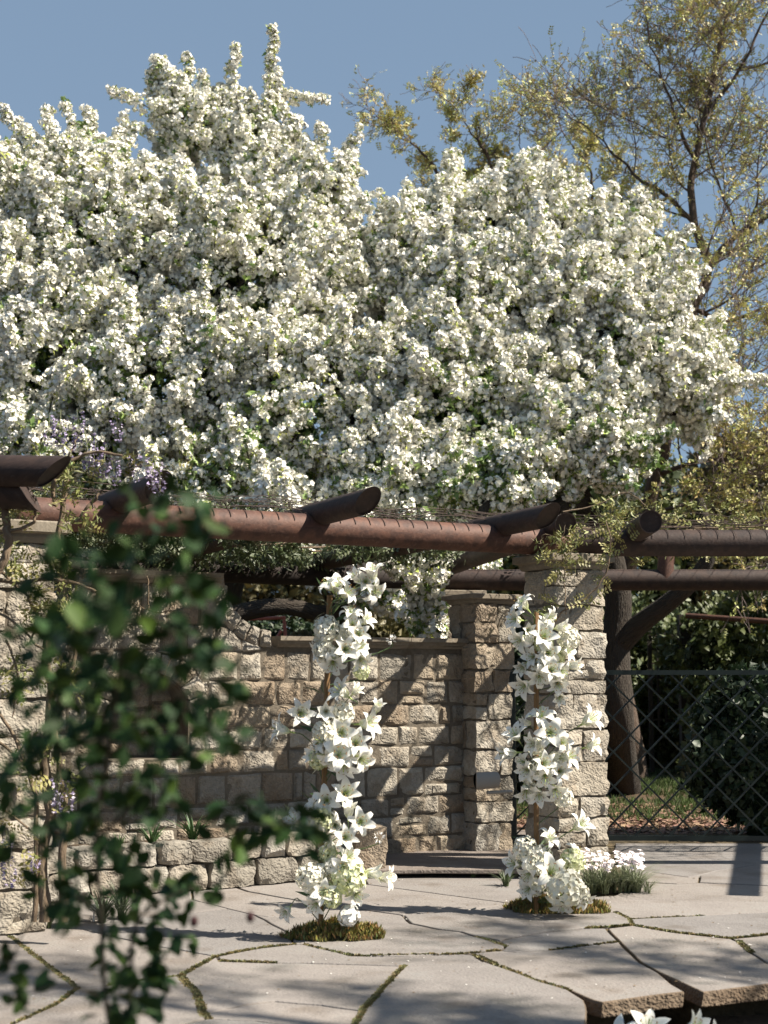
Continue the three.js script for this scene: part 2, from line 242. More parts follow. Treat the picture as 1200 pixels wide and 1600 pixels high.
function slabGeo(pts, thick, top, gap = 0.007, bev = 0.006) {
  const g = new THREE.ExtrudeGeometry(slabShape(pts), { depth: thick - bev, bevelEnabled: true, bevelThickness: bev, bevelSize: bev, bevelOffset: -gap - bev, bevelSegments: 2 });
  g.rotateX(-Math.PI / 2); g.computeBoundingBox(); g.translate(0, top - g.boundingBox.max.y, 0); return g;
}
{
  const r = rng(5), tilt = [0, 0, 0, 0];
  slabsPx.forEach((q, k) => {
    const pts = q.map(([x, y]) => G(x, y)), front = [6, 12, 13].includes(k), g = slabGeo(pts, front ? 0.066 : 0.06, (r() - 0.5) * 0.006, [0.007, 0.009, 0.006][k % 3]);
    if (front) { const p = g.attributes.position; for (let i = 0; i < p.count; i++) if (p.getY(i) < -0.02) { const x = p.getX(i), y = p.getY(i), z = p.getZ(i); p.setZ(i, z - 0.03 + noise(x * 14, y * 20, 3) * 0.025); } }
    const m = M.slabs[Math.floor(r() * 5)].clone(); m.map = slabMap.clone(); m.map.offset.set(r(), r()); m.map.rotation = r() * 0.3; if (k > 20) m.map = slabMap; else if (k % 2) m.map = slabMap;
    part('flagstone', g, front ? [m, EDGE] : m, paving);
  });
  // bedding earth under the joints
  const bed = [[-300, 1300], [2400, 1300], [2400, 1520], [1300, 1510], [1085, 1516], [1020, 1506], [985, 1520], [900, 1538], [860, 1545], [850, 1600], [840, 1720], [-300, 1720]].map(([x, y]) => G(x, y));
  const s = new THREE.Shape(bed.map((p) => new THREE.Vector2(p.x, -p.z))), g = new THREE.ExtrudeGeometry(s, { depth: 0.32, bevelEnabled: false }); g.rotateX(-Math.PI / 2); g.translate(0, -0.334, 0);
  part('bedding', g, std({ color: C(0.13, 0.115, 0.075), map: soilMap, bumpMap: soilBump, bumpScale: 0.02, roughness: 1 }), paving);
}
// lower step stone in the bottom right corner
{
  const pts = [[1085, 1585], [1160, 1566], [1330, 1560], [1400, 1660], [1090, 1680]].map(([x, y]) => G(x, y, -0.2));
  const t = thing('step_stone', 'brown stone tread below the broken paving edge at bottom right', 'step'); part('tread', slabGeo(pts, 0.14, -0.2, 0, 0.012), std({ color: C(0.2, 0.155, 0.11), map: stoneMap, bumpMap: stoneBump, bumpScale: 0.02, roughness: 1 }), t);
}
// threshold of two worn slabs under the gate
const STEP = 0.058;
{
  const t = thing('stone_step', 'raised threshold of two worn grey-brown slabs between the wall and the gate', 'step');
  const crack = [[575, 1338], [660, 1322.5], [700, 1330], [790, 1339.5], [850, 1341]];
  const back = [[575, 1338], [660, 1322.5], [700, 1330], [790, 1339.5], [850, 1341], [900, 1338], [900, 1296], [560, 1296], [540, 1338]], front = [[575, 1338], [585, 1359.5], [680, 1358.5], [760, 1359], [850, 1358.5], [850, 1341], [790, 1339.5], [700, 1330], [660, 1322.5]];
  for (const [q, h] of [[front, STEP], [back, STEP - 0.004]]) part('tread', slabGeo(q.map(([x, y]) => G(x, y, STEP)), 0.022, h, 0.004, 0.006), M.stepslab, t);
  part('riser', slabGeo([[590, 1345], [593, 1353], [850, 1352], [850, 1300], [590, 1300]].map(([x, y]) => G(x, y, STEP)), 0.06, STEP - 0.024, 0, 0.004), std({ color: C(0.06, 0.055, 0.05), roughness: 1 }), t);
}

// ------------------------------------------------------------------ the stone garden wall, its niche, planter and gate pier
const TURN = Math.PI / 6;                                            // the left bay of the round court is turned 30 degrees
const wallAt = (u, D0) => V(u * Math.cos(TURN), 0, -(D0 + u * Math.sin(TURN)));
const WALL_D = 10.15;
{
  const t = thing('stone_wall', 'curving garden wall of tan squared stones with an arched niche', 'wall', V(0, 0, -WALL_D), TURN), r = rng(77);
  const CX = -0.88, CY = 1.96, R = 0.42, NC = -1.75, CX2 = 2 * NC - CX, NR = 0.28, SP0 = 1.04, SILL = 0.76, U0 = -3.1, U1 = 0.7, HI = 1.9, LO = 1.46, cell = 0.036;
  const top = (u) => { const a = u > NC ? u : 2 * NC - u; if (a < CX - R) return HI; if (a < CX) return CY - Math.sqrt(Math.max(0, R * R - (a - CX) ** 2)) - 0.04; return LO; };
  const inNiche = (u, v, m = 0) => v > SILL - m && (v < SP0 ? Math.abs(u - NC) < NR + m : Math.hypot(u - NC, v - SP0) < NR + m);
  const nx = Math.floor((U1 - U0) / cell), ny = Math.floor(HI / cell);
  const ok = (i, j) => { const u = U0 + (i + 0.5) * cell, v = (j + 0.5) * cell; return v < top(u) - ((u > CX2 - R && u < CX2) || (u > CX - R && u < CX) ? 0.0 : 0.0) && !(v >= SP0 && inNiche(u, v, 0.14)) && !inNiche(u, v, 0.0); };
  const one = (poly, m, z = 0) => { if (area(poly) < 0.0012) return; const s = part('stone', stoneGeo(poly, Math.floor(r() * 1e6), 0.006 + r() * 0.013), m ?? M.stones[Math.floor(r() * 7)], t); s.position.z = z; };
  const rects = [];
  for (let v = 0; v < HI - 0.03;) {                                  // courses, here and there two thin stones in the height of one
    let h = 0.13 + r() * 0.075; if (HI - v - h < 0.09) h = HI - v; if (v < LO && LO - v - h < 0.07 && LO - v < 0.26) h = LO - v;
    for (let u = -2.75 + r() * 0.08; u < U1;) { let w = (0.13 + r() * 0.16) * (r() < 0.15 ? 1.3 : 1); if (U1 - u - w < 0.1) w = U1 - u; const q = r(); if (q < 0.1) { const k = 0.35 + r() * 0.3; rects.push([u, v, u + w, v + h * k], [u, v + h * k, u + w, v + h]); } else if (q < 0.24 && w > 0.17) { const k = 0.4 + r() * 0.2; rects.push([u, v, u + w * k, v + h], [u + w * k, v, u + w, v + h]); } else rects.push([u, v, u + w, v + h]); u += w; }
    v += h;
  }
  for (let [u0, v0, u1, v1] of rects) {
    const mu = (u0 + u1) / 2, mv = (v0 + v1) / 2, left = Math.abs(u0 - NC), N0 = NC - NR, N1 = NC + NR;
    if (Math.min(top(u0 + 0.02), top(u1 - 0.02)) < v0 + 0.03) continue;
    if (v0 < SP0 && v1 > SILL + 0.04 && u1 > N0 && u0 < N1) { if (v0 < SILL - 0.04) v1 = SILL; else if (u0 < N0 - 0.05) u1 = N0; else if (u1 > N1 + 0.05) u0 = N1; else continue; }
    let poly = shrinkRect(u0, v0, u1, v1, 0.004 + r() * 0.003);
    for (const p of poly) { p[0] += (r() - 0.5) * 0.014; p[1] += (r() - 0.5) * 0.012; }
    for (const c of [CX, CX2]) { const du = (u0 + u1) / 2 - c, dv = (v0 + v1) / 2 - CY, L = Math.hypot(du, dv); if (Math.abs(du) < R && dv < 0 && L < R + 0.3) poly = clipHalf(poly, c + du / L * (R + 0.05), CY + dv / L * (R + 0.05), du / L, dv / L); }
    { const du = mu - NC, dv = mv - SP0, L = Math.hypot(du, dv); if (dv > -0.06 && L < 0.16) continue; if (dv > -0.06 && L < 0.7) poly = clipHalf(poly, NC + du / L * (NR + 0.135), SP0 + dv / L * (NR + 0.135), du / L, dv / L); }
    one(poly);
  }
  for (let k = 0; k < 9; k++) {                                      // arch stones
    const a0 = Math.PI * (k / 9) + 0.015, a1 = Math.PI * ((k + 1) / 9) - 0.015, ro = NR + 0.115 + r() * 0.02, q = (a, rr) => [NC + Math.cos(a) * rr, SP0 + Math.sin(a) * rr];
    one([q(a0, NR), q(a0, ro), q((a0 + a1) / 2, ro + 0.008), q(a1, ro), q(a1, NR)], M.stones[[0, 2, 4, 5][k % 4]], 0.028);
  }
  for (const c of [CX, CX2]) for (let k = 0; k < 7; k++) {           // stones that follow the swept top
    const s = c === CX ? 1 : -1, a0 = Math.PI * (1 + k / 14) + 0.02, a1 = Math.PI * (1 + (k + 1) / 14) - 0.02, q = (a, rr) => [c + s * Math.cos(a) * rr, CY + Math.sin(a) * rr];
    let poly = [q(a0, R - 0.06), q(a0, R + 0.055), q(a1, R + 0.055), q(a1, R - 0.06)]; if (area(poly) < 0) poly.reverse(); one(poly, M.stones[[1, 3, 5][k % 3]], 0.01);
  }
  // core with the niche left open
  const sh = new THREE.Shape(); sh.moveTo(U0, 0); sh.lineTo(U1, 0); sh.lineTo(U1, LO); for (let k = 0; k <= 90; k++) { const u = U1 + (U0 - U1) * k / 90; sh.lineTo(u, top(u) + 0.03); } sh.lineTo(U0, 0);
  const ho = new THREE.Path(); ho.moveTo(NC - NR + 0.01, SILL); ho.lineTo(NC + NR - 0.01, SILL); ho.lineTo(NC + NR - 0.01, SP0); for (let k = 0; k <= 20; k++) ho.lineTo(NC + Math.cos(Math.PI * k / 20) * (NR - 0.01), SP0 + Math.sin(Math.PI * k / 20) * (NR - 0.01)); ho.lineTo(NC - NR + 0.01, SILL); sh.holes.push(ho);
  const core = new THREE.ExtrudeGeometry(sh, { depth: 0.4, bevelEnabled: false, curveSegments: 8 }); core.translate(0, 0, -0.402); part('mortar_core', core, M.mortar, t);
  const nb = new THREE.BoxGeometry(0.7, 1, 0.06); nb.translate(NC, 1.0, -0.3); part('niche_back', nb, M.mortar, t);
  for (const [i, j, w, h] of pack(16, 18, () => true, r)) { const poly = shrinkRect(NC - 0.29 + i * 0.036, SILL + j * 0.036, NC - 0.29 + (i + w) * 0.036, SILL + (j + h) * 0.036, 0.007); one(poly, M.stones[[3, 6, 1][Math.floor(r() * 3)]], -0.268); }
  // copings
  const prof = [[-0.42, 0], [0.005, 0], [0.02, 0.018], [0.03, 0.022], [0.036, 0.04], [0.06, 0.045], [0.06, 0.075], [-0.45, 0.075]];
  const cap = (u0, u1, v) => { const n = Math.max(1, Math.round((u1 - u0) / 0.55)); for (let k = 0; k < n; k++) { const g = capGeo((u1 - u0) / n - 0.004, 0.5, prof); const m = part('coping_stone', g, M.cap, t); m.position.set(u0 + (u1 - u0) * (k + 0.5) / n, v, 0.012); } };
  cap(CX + 0.03, U1 + 0.0, LO + 0.03); cap(CX2 + R - 0.03, CX - R + 0.03, HI); cap(U0, CX2 - 0.03, LO + 0.03);
}
function pier(o, w, d, h0, h1, seed, mats) {                          // courses of rough blocks, corners shared by two faces
  const r = rng(seed); let y = h0;
  const core = new THREE.BoxGeometry(w - 0.03, h1 - h0, d - 0.03); core.translate(0, (h0 + h1) / 2, 0); part('mortar_core', core, M.mortar, o);
  let k = 0;
  while (y < h1 - 0.02) {
    let h = 0.09 + r() * 0.14; if (h1 - y - h < 0.09) h = h1 - y;
    const j = 0.005, put = (x0, x1, z0, z1, y0 = y, hh = h) => { const m = part('stone', roughBlock(x1 - x0 - 2 * j + 0.012, hh - 2 * j + 0.002, z1 - z0 - 2 * j + 0.012, Math.floor(r() * 1e6), 0.022), mats[Math.floor(r() * mats.length)], o); m.position.set((x0 + x1) / 2, y0 + hh / 2, (z0 + z1) / 2); };
    const a = -w / 2, b = w / 2, c = -d / 2, e = d / 2, s = lerp(a, b, 0.32 + r() * 0.36), q = lerp(c, e, 0.35 + r() * 0.3);
    const kind = k % 3;
    if (kind === 0) { put(a, s, c, e); put(s, b, q, e); put(s, b, c, q); }
    else if (kind === 1) { put(a, b, q, e); put(a, s, c, q); put(s, b, c, q); }
    else { put(s, b, c, e); put(a, s, q, e, y, h * 0.52); put(a, s, q, e, y + h * 0.52, h * 0.48); put(a, s, c, q); }
    y += h; k++;
  }
}
const capProf = (w, t) => { const b = new MB(), L = [[w / 2 - 0.045, 0], [w / 2 - 0.03, t * 0.25], [w / 2 - 0.03, t * 0.4], [w / 2, t * 0.5], [w / 2, t * 0.93], [w / 2 - 0.008, t]]; return L; };
function capBlock(w, t) {
  const L = capProf(w, t), b = new MB(); let prev = null;
  for (const [s, y] of L) { const c = [[-s, s], [s, s], [s, -s], [-s, -s]]; if (prev) for (let k = 0; k < 4; k++) { const a = prev.c[k], d = prev.c[(k + 1) % 4], e = c[k], f = c[(k + 1) % 4], n = V((a[0] + d[0]), 0, (a[1] + d[1])).normalize(); const m = 5, id = []; for (let q = 0; q <= m; q++) { const g = (A, B) => [lerp(A[0], B[0], q / m), lerp(A[1], B[1], q / m)], lo = g(a, d), hi = g(e, f), uu = (k % 2 ? lo[1] : lo[0]); id.push([b.v(V(lo[0], prev.y, lo[1]), n, uu + k, prev.y), b.v(V(hi[0], y, hi[1]), n, uu + k, y)]); if (q) { b.tri(id[q - 1][0], id[q][0], id[q - 1][1]); b.tri(id[q][0], id[q][1], id[q - 1][1]); } } } prev = { c, y }; }
  const sTop = L[L.length - 1][0], s0 = L[0][0]; for (const [s, y, n] of [[sTop, t, 1], [s0, 0, -1]]) { const i = [[-s, s], [s, s], [s, -s], [-s, -s]].map((q) => b.v(V(q[0], y, q[1]), V(0, n, 0), q[0], q[1])); n > 0 ? (b.tri(i[0], i[1], i[2]), b.tri(i[0], i[2], i[3])) : (b.tri(i[0], i[2], i[1]), b.tri(i[0], i[3], i[2])); }
  return toCreasedNormals(b.geo().toNonIndexed(), 0.4);
}
function makePier(label, pos, turn, w, h, seed, mats, capW, capT, base = 0) {
  const o = thing('stone_pier', label, 'pier', pos, turn, 'stone piers of the pergola'); pier(o, w, w, base, h, seed, mats);
  const c = part('pier_cap', capBlock(capW, capT), M.cap, o); c.position.y = h; return o;
}
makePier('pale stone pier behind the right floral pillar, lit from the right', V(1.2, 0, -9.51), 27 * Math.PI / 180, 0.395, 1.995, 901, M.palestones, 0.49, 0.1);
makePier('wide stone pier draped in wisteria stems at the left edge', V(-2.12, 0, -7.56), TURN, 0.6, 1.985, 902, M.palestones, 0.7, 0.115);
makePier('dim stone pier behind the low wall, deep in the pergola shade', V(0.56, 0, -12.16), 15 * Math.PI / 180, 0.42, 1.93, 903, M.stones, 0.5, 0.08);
const gatePier = makePier('narrow stone gate pier at the right end of the low wall', wallAt(0.885, WALL_D - 0.09 / Math.cos(TURN)).setY(0), TURN, 0.35, 1.82, 904, M.stones, 0.43, 0.07, 0.03);
gatePier.position.add(V(-0.5, 0, -0.866).multiplyScalar(0.09));
// short pale cylinder and bar fixed on the gate pier
{
  const q = P(752, 1219, 10.0), t = thing('wall_fixture', 'short pale grey cylinder with a thin bar, fixed low on the gate pier', 'fixture', q);
  const gy = std({ color: C(0.36, 0.34, 0.31), roughness: 0.8 }), b = new MB(); b.tube([V(-0.035, -0.005, 0.02), V(-0.03, -0.005, 0.02), V(0.11, 0.0, -0.04), V(0.115, 0.0, -0.042)], [0.056, 0.06, 0.056, 0.05], 20, undefined, true); part('body', b.geo(), gy, t);
  const b2 = new MB(); b2.tube([V(0.04, -0.085, 0), V(0.22, -0.085, -0.1)], 0.012, 8, undefined, true); part('bar', b2.geo(), gy, t);
}
// planter
{
  const D0 = 9.467, t = thing('stone_planter', 'low raised bed of rough stone blocks in front of the niche wall', 'planter', V(0, 0, -D0), TURN), r = rng(12), u0 = -2.75, u1 = -0.3, H = 0.3;
  const rows = [[0, 0.165], [0.165, H]];
  for (const [y0, y1] of rows) { let u = u0 + (y0 ? 0.1 : 0); while (u < u1 - 0.05) { let w = 0.15 + r() * 0.17; if (u1 - u - w < 0.12) w = u1 - u; const dy = y0 ? (r() - 0.5) * 0.012 : 0, m = part('stone', roughBlock(w - 0.006, y1 - y0 + dy - 0.004, 0.2, Math.floor(r() * 1e6), 0.024, 8), M.stones[[0, 3, 5, 1][Math.floor(r() * 4)]], t); m.position.set(u + w / 2, (y0 + y1) / 2 + dy / 2, -0.1); u += w; } }
  const back = new THREE.BoxGeometry(u1 - u0 - 0.02, H - 0.03, 0.12); back.translate((u0 + u1) / 2, (H - 0.03) / 2, -0.12); part('mortar_core', back, M.mortar, t);
  const soil = new THREE.BoxGeometry(u1 - u0 - 0.01, 0.24, 0.42, 40, 1, 8); soil.translate((u0 + u1) / 2, 0.14, -0.36); const p = soil.attributes.position; for (let k = 0; k < p.count; k++) if (p.getY(k) > 0.2) p.setY(k, 0.25 + noise(p.getX(k) * 8, p.getZ(k) * 8, 2) * 0.03); soil.computeVertexNormals(); part('soil', soil, M.soil, t);
  const s2 = thing('boundary_stone', 'dark rounded stone block at the right end of the planter', 'stone block', wallAt(-0.13, 9.58), TURN * 0.4); const m2 = part('block', roughBlock(0.22, 0.34, 0.26, 55, 0.02, 9), M.stones[6], s2); m2.position.y = 0.16;
}

// ------------------------------------------------------------------ pergola of rusty pipes
const BR = 0.0905, RR = 0.074, VF = V(1.23, 2.19, -9.6), VR = V(0.54, 2.11, -12.16), wL = V(Math.cos(TURN), 0, -Math.sin(TURN)), nL = V(Math.sin(TURN), 0, Math.cos(TURN));
function pipe(a, b, r, sa = 0, sb = 0, seg = 28) {                     // closed pipe, ends cut at a slant (top longer)
  const t = b.clone().sub(a), L = t.length(); t.normalize(); const side = t.clone().cross(UP).normalize(), up = side.clone().cross(t), m = new MB();
  const ring = (base, s, sg, rr = r, dn = 0) => Array.from({ length: seg + 1 }, (_, k) => { const w = k / seg * 6.2832, n = side.clone().multiplyScalar(Math.cos(w)).addScaledVector(up, Math.sin(w)); return { p: base.clone().addScaledVector(n, rr).addScaledVector(t, sg * (s * Math.sin(w) * rr / r * r - dn)), n, w }; });
  const ra = ring(a, sa, -1), rb = ring(b, sb, 1), rows = 12; let prev;
  for (let q = 0; q <= rows; q++) { const ids = ra.map((A, k) => m.v(A.p.clone().lerp(rb[k].p, q / rows), A.n, A.w * r, L * q / rows)); if (prev) for (let k = 0; k < seg; k++) { m.tri(prev[k], ids[k], prev[k + 1]); m.tri(ids[k], ids[k + 1], prev[k + 1]); } prev = ids; }
  for (const [R, sg, base, s] of [[ra, -1, a, sa], [rb, 1, b, sb]]) { const n = t.clone().multiplyScalar(sg).addScaledVector(up, -s).normalize(), lip = ring(base, s, sg, r * 0.93), inn = ring(base, s, sg, r * 0.93, 0.012); const io = R.map((q) => m.v(q.p, n, q.p.x, q.p.y)), il = lip.map((q) => m.v(q.p, n, q.p.x, q.p.y)), ii = inn.map((q) => m.v(q.p, n, q.p.x, q.p.y)); const c0 = m.v(base.clone().addScaledVector(t, -sg * 0.012), n, base.x, base.y); for (let k = 0; k < seg; k++) { const f = (x, y, z) => sg > 0 ? m.tri(x, z, y) : m.tri(x, y, z); f(io[k], io[k + 1], il[k]); f(il[k], io[k + 1], il[k + 1]); f(il[k], il[k + 1], ii[k]); f(ii[k], il[k + 1], ii[k + 1]); f(c0, ii[k], ii[k + 1]); } }
  return m.geo();
}
const frontL = (s, dy = 0) => VF.clone().addScaledVector(wL, -s).setY(2.19 + dy), rearL = (s) => VR.clone().addScaledVector(wL, -s);
const beam = (a, b, mat, label, sa = 0, sb = 0, r = BR) => { const o = thing('pergola_beam', label, 'beam', a, 0, 'steel pipe beams of the pergolas'); part('pipe', pipe(V(0, 0, 0), b.clone().sub(a), r, sa, sb), mat, o); return o; };
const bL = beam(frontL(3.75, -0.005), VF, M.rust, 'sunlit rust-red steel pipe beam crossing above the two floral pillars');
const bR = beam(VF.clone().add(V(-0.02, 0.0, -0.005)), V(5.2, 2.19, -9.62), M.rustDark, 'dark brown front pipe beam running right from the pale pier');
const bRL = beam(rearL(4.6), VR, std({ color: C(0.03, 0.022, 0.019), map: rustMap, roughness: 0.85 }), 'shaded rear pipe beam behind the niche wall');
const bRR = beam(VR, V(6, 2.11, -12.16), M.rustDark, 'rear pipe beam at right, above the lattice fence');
{ const a = P(1043, 897, 12.1); const o = part('support_stub', pipe(V(2.4, 2.1, -12.14), V(2.42, 2.38, -12.14), 0.07), M.rust, bRR); o.position.copy(VR).negate(); }
beam(V(-3.6, 2.33, -6.95), P(42, 768, 6.75), M.rustDark, 'dark stub of pipe beam resting on the left pier', 0, -0.8);
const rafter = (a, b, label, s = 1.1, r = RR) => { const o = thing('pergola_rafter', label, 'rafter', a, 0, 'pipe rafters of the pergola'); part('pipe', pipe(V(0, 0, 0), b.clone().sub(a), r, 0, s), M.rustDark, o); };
const RH = 2.283;
const crossing = (x) => { const u = (x - 600) / F, D0 = 9.6 - 1.23 * Math.tan(TURN); const D = D0 / (1 - u * Math.tan(TURN)); return V(u * D, RH, -D); };
const names = { 180: 'slant-cut pipe rafter half hidden by blurred leaves', 495: 'slant-cut pipe rafter above the left floral pillar', 780: 'slant-cut pipe rafter just left of the pale pier' };
for (const [x, over] of [[180, 0.65], [495, 0.635], [780, 0.545]]) { const c = crossing(x); rafter(c.clone().addScaledVector(nL, -2.95).setY(RH - 0.075), c.clone().addScaledVector(nL, over).setY(RH + 0.01), names[x]); }
rafter(V(-3.4, 2.34, -7.0), P(84, 737, 6.6), 'thick dark pipe rafter ending over the left pier', 1.0, 0.075);
{ const d = V(0.259, 0, 0.966); rafter(VF.clone().setY(RH).addScaledVector(d, -3.0).setY(RH - 0.08), P(884, 819, 9.25), 'round-ended pipe rafter above the pale pier joint', 0.35); }
rafter(V(1.70, RH - 0.08, -12.6), P(1017, 815, 9.05), 'blunt pipe rafter standing out above the right front beam', 0.15);
rafter(V(4.87, RH - 0.06, -11), V(4.15, RH, -8.1), 'pipe rafter of the next bay beyond the right edge', 0.1);
// wire mesh over the bays: long wires and cross wires that wrap over the front pipe
function wireMesh(label, A, B, C0, D0, n, m, seed) {                    // A-B front edge, C0-D0 rear edge
  const b = new MB(), r = rng(seed), at = (s, t) => A.clone().lerp(B, s).lerp(C0.clone().lerp(D0, s), t);
  const back = C0.clone().sub(A).setY(0).normalize().negate();
  for (let k = 0; k <= m; k++) { const t = 0.03 + 0.94 * k / m, pts = []; for (let q = 0; q <= 24; q++) { const p = at(q / 24, t); p.y += 0.1 + 0.13 * clamp(t / 0.14, 0, 1) + 0.05 * noise(q * 0.35, k * 0.7, seed) + (r() - 0.5) * 0.01; pts.push(p); } b.tube(pts, 0.0026, 4); }
  for (let k = 0; k <= n; k++) { const s = (k + 0.5) / (n + 1), pts = []; for (let q = 8; q >= 0; q--) { const p = at(s, q / 8); p.y += 0.1 + 0.13 * clamp(q / 8 / 0.14, 0, 1) + 0.02 * noise(q * 0.8, k * 0.4, seed); pts.push(p); } const f = at(s, 0); pts.pop(); for (let q = 0; q <= 5; q++) { const w = Math.PI / 2 + 0.3 - q * 0.3, p = f.clone().addScaledVector(back, Math.cos(w) * (BR + 0.003)); p.y += Math.sin(w) * (BR + 0.003); pts.push(p); } b.tube(pts, 0.0026, 4); }
  const o = thing('wire_mesh', label, 'wire mesh'); part('wire', b.geo(), M.wire, o, 'stuff');
}
wireMesh('rusty wire mesh sagging across the pergola bay under the white blossom', frontL(3.7), frontL(0.05), rearL(4.3), rearL(0.05), 34, 22, 4);
wireMesh('rusty wire mesh across the right pergola bay above the fence', VF.clone().add(V(0.05, 0, 0)), V(5.2, 2.19, -9.6), VR.clone(), V(6, 2.11, -12.16), 34, 22, 8);

// ------------------------------------------------------------------ lattice fence and gate
{
  const t = thing('lattice_fence', 'dark green metal fence of crossed diagonal bars at right', 'fence', P(941, 1310, FENCE_D).setY(0)), X0 = 0, X1 = 2.6, y0 = 0.1, y1 = EYE + 0.02;
  const box = (name, w, h, d, x, y, z) => { const g = new THREE.BoxGeometry(w, h, d); g.translate(x, y, z); return part(name, g, M.fence, t); };
  box('top_rail', X1, 0.035, 0.035, X1 / 2, y1, 0); box('bottom_rail', X1, 0.035, 0.035, X1 / 2, y0, 0); box('post', 0.045, 1.36, 0.045, 0.0, 0.66, 0.0); box('post', 0.045, 1.36, 0.045, X1, 0.66, 0.0);
  const H = y1 - y0 - 0.035, lo = y0 + 0.0175; let s = 0.254;
  for (const dirn of [1, -1]) for (let k = -6; k < 12; k++) { let xa = k * s + (dirn > 0 ? 0.03 : 0.16), xb = xa + H * dirn, ya = lo + H, yb = lo; if (dirn > 0) { } const cut = (x) => ya + (yb - ya) * (x - xa) / (xb - xa); let pa = [xa, ya], pb = [xb, yb]; for (const q of [pa, pb]) if (q[0] < 0.02) { q[1] = cut(0.02); q[0] = 0.02; } else if (q[0] > X1 - 0.02) { q[1] = cut(X1 - 0.02); q[0] = X1 - 0.02; } if (Math.hypot(pa[0] - pb[0], pa[1] - pb[1]) < 0.05) continue; const L = Math.hypot(pb[0] - pa[0], pb[1] - pa[1]), g = new THREE.BoxGeometry(L, 0.012, 0.01); g.rotateZ(Math.atan2(pb[1] - pa[1], pb[0] - pa[0])); g.translate((pa[0] + pb[0]) / 2, (pa[1] + pb[1]) / 2, dirn * 0.0065); part('diagonal_bar', g, M.fence, t); }
}
{
  const q = P(803, 1300, 10.5), t = thing('garden_gate', 'narrow dark green metal gate between the two stone piers', 'gate', V(q.x, STEP, q.z), -0.25);
  const bar = (n, a, b, w) => { const L = a.distanceTo(b), g = new THREE.BoxGeometry(w, L, w); const m = part(n, g, M.fence, t); m.position.copy(a.clone().lerp(b, 0.5)); m.quaternion.setFromUnitVectors(UP, b.clone().sub(a).normalize()); };
  bar('post', V(0, 0.02, 0), V(0, 1.27, 0), 0.04); bar('post', V(0.5, 0.02, 0), V(0.5, 1.27, 0), 0.04); bar('rail', V(0.02, 1.24, 0), V(0.48, 1.24, 0), 0.03); bar('rail', V(0.02, 0.08, 0), V(0.48, 0.08, 0), 0.03);
  for (let k = 0; k < 7; k++) { const y = -0.3 + k * 0.254; const A = (yy) => V(0.02 + (clamp(yy, 0.1, 1.22) - yy), clamp(yy, 0.1, 1.22), 0.008), B = (yy) => V(0.02 + clamp(1.22 - yy, 0, 0.8), yy + clamp(1.22 - yy, 0, 0.8), 0.008); if (y > -0.2 && y < 1.2) { bar('diagonal_bar', V(0.02, Math.max(y, 0.1), 0.008), V(0.02 + Math.min(0.46, 1.22 - Math.max(y, 0.1)), Math.max(y, 0.1) + Math.min(0.46, 1.22 - Math.max(y, 0.1)), 0.008), 0.011); const z = Math.min(y + 0.2, 1.22); if (z > 0.2) bar('diagonal_bar', V(0.02, z, -0.008), V(0.02 + Math.min(0.46, z - 0.1), z - Math.min(0.46, z - 0.1), -0.008), 0.011); } }
}

// ------------------------------------------------------------------ foliage building blocks
function leafInto(b, o, dir, nrm, len, wid, col, fold = 0.25, bend = 0.15) {
  const side = dir.clone().cross(nrm).normalize(), n = side.clone().cross(dir).normalize();
  const pt = (t, s) => o.clone().addScaledVector(dir, len * t).addScaledVector(side, wid * s).addScaledVector(n, Math.abs(s) * wid * fold - bend * len * t * t);
  const a = b.v(pt(0, 0), n, 0, 0, col), c = b.v(pt(0.5, 0), n, 0.5, 0, col), d = b.v(pt(1, 0), n, 1, 0, col), e = b.v(pt(0.42, 1), n.clone().addScaledVector(side, -0.4).normalize(), 0.5, 1, col), f = b.v(pt(0.42, -1), n.clone().addScaledVector(side, 0.4).normalize(), 0.5, 1, col);
  b.tri(a, e, c); b.tri(c, e, d); b.tri(a, c, f); b.tri(c, d, f);
}
function blossomGeo(seed, nf, nl) {
  const b = new MB(), r = rng(seed);
  for (let k = 0; k < nf; k++) {
    const d = randDir(r); d.y = Math.abs(d.y) * 0.9 + (r() - 0.35) * 0.3; d.normalize(); const c = d.clone().multiplyScalar(0.03 + r() * 0.028), f = d.clone().add(randDir(r).multiplyScalar(0.5)).normalize(), a = randDir(r).cross(f).normalize(), e = f.clone().cross(a), R = 0.0205 + r() * 0.006, w = 0.92 + r() * 0.08, col = C(0.97 * w, 0.955 * w, 0.885 * w);
    for (let q = 0; q < 5; q++) { const t = q / 5 * 6.2832, u = a.clone().multiplyScalar(Math.cos(t)).addScaledVector(e, Math.sin(t)), s = f.clone().cross(u), n = f.clone().addScaledVector(u, -0.35).normalize(); const i0 = b.v(c, n, 0, 0, col), i1 = b.v(c.clone().addScaledVector(u, R * 0.62).addScaledVector(s, R * 0.52).addScaledVector(f, R * 0.2), n, 0, 0, col), i2 = b.v(c.clone().addScaledVector(u, R).addScaledVector(f, R * (0.25 + r() * 0.25)), n, 0, 0, col), i3 = b.v(c.clone().addScaledVector(u, R * 0.62).addScaledVector(s, -R * 0.52).addScaledVector(f, R * 0.2), n, 0, 0, col); b.tri(i0, i2, i1); b.tri(i0, i3, i2); }
  }
  for (let k = 0; k < nl; k++) { const d = randDir(r); d.y = d.y * 0.6 + 0.15; d.normalize(); leafInto(b, d.clone().multiplyScalar(0.02), d, randDir(r), 0.045 + r() * 0.025, 0.011 + r() * 0.005, C(0.34 + r() * 0.08, 0.44 + r() * 0.08, 0.12)); }
  return b.geo();
}
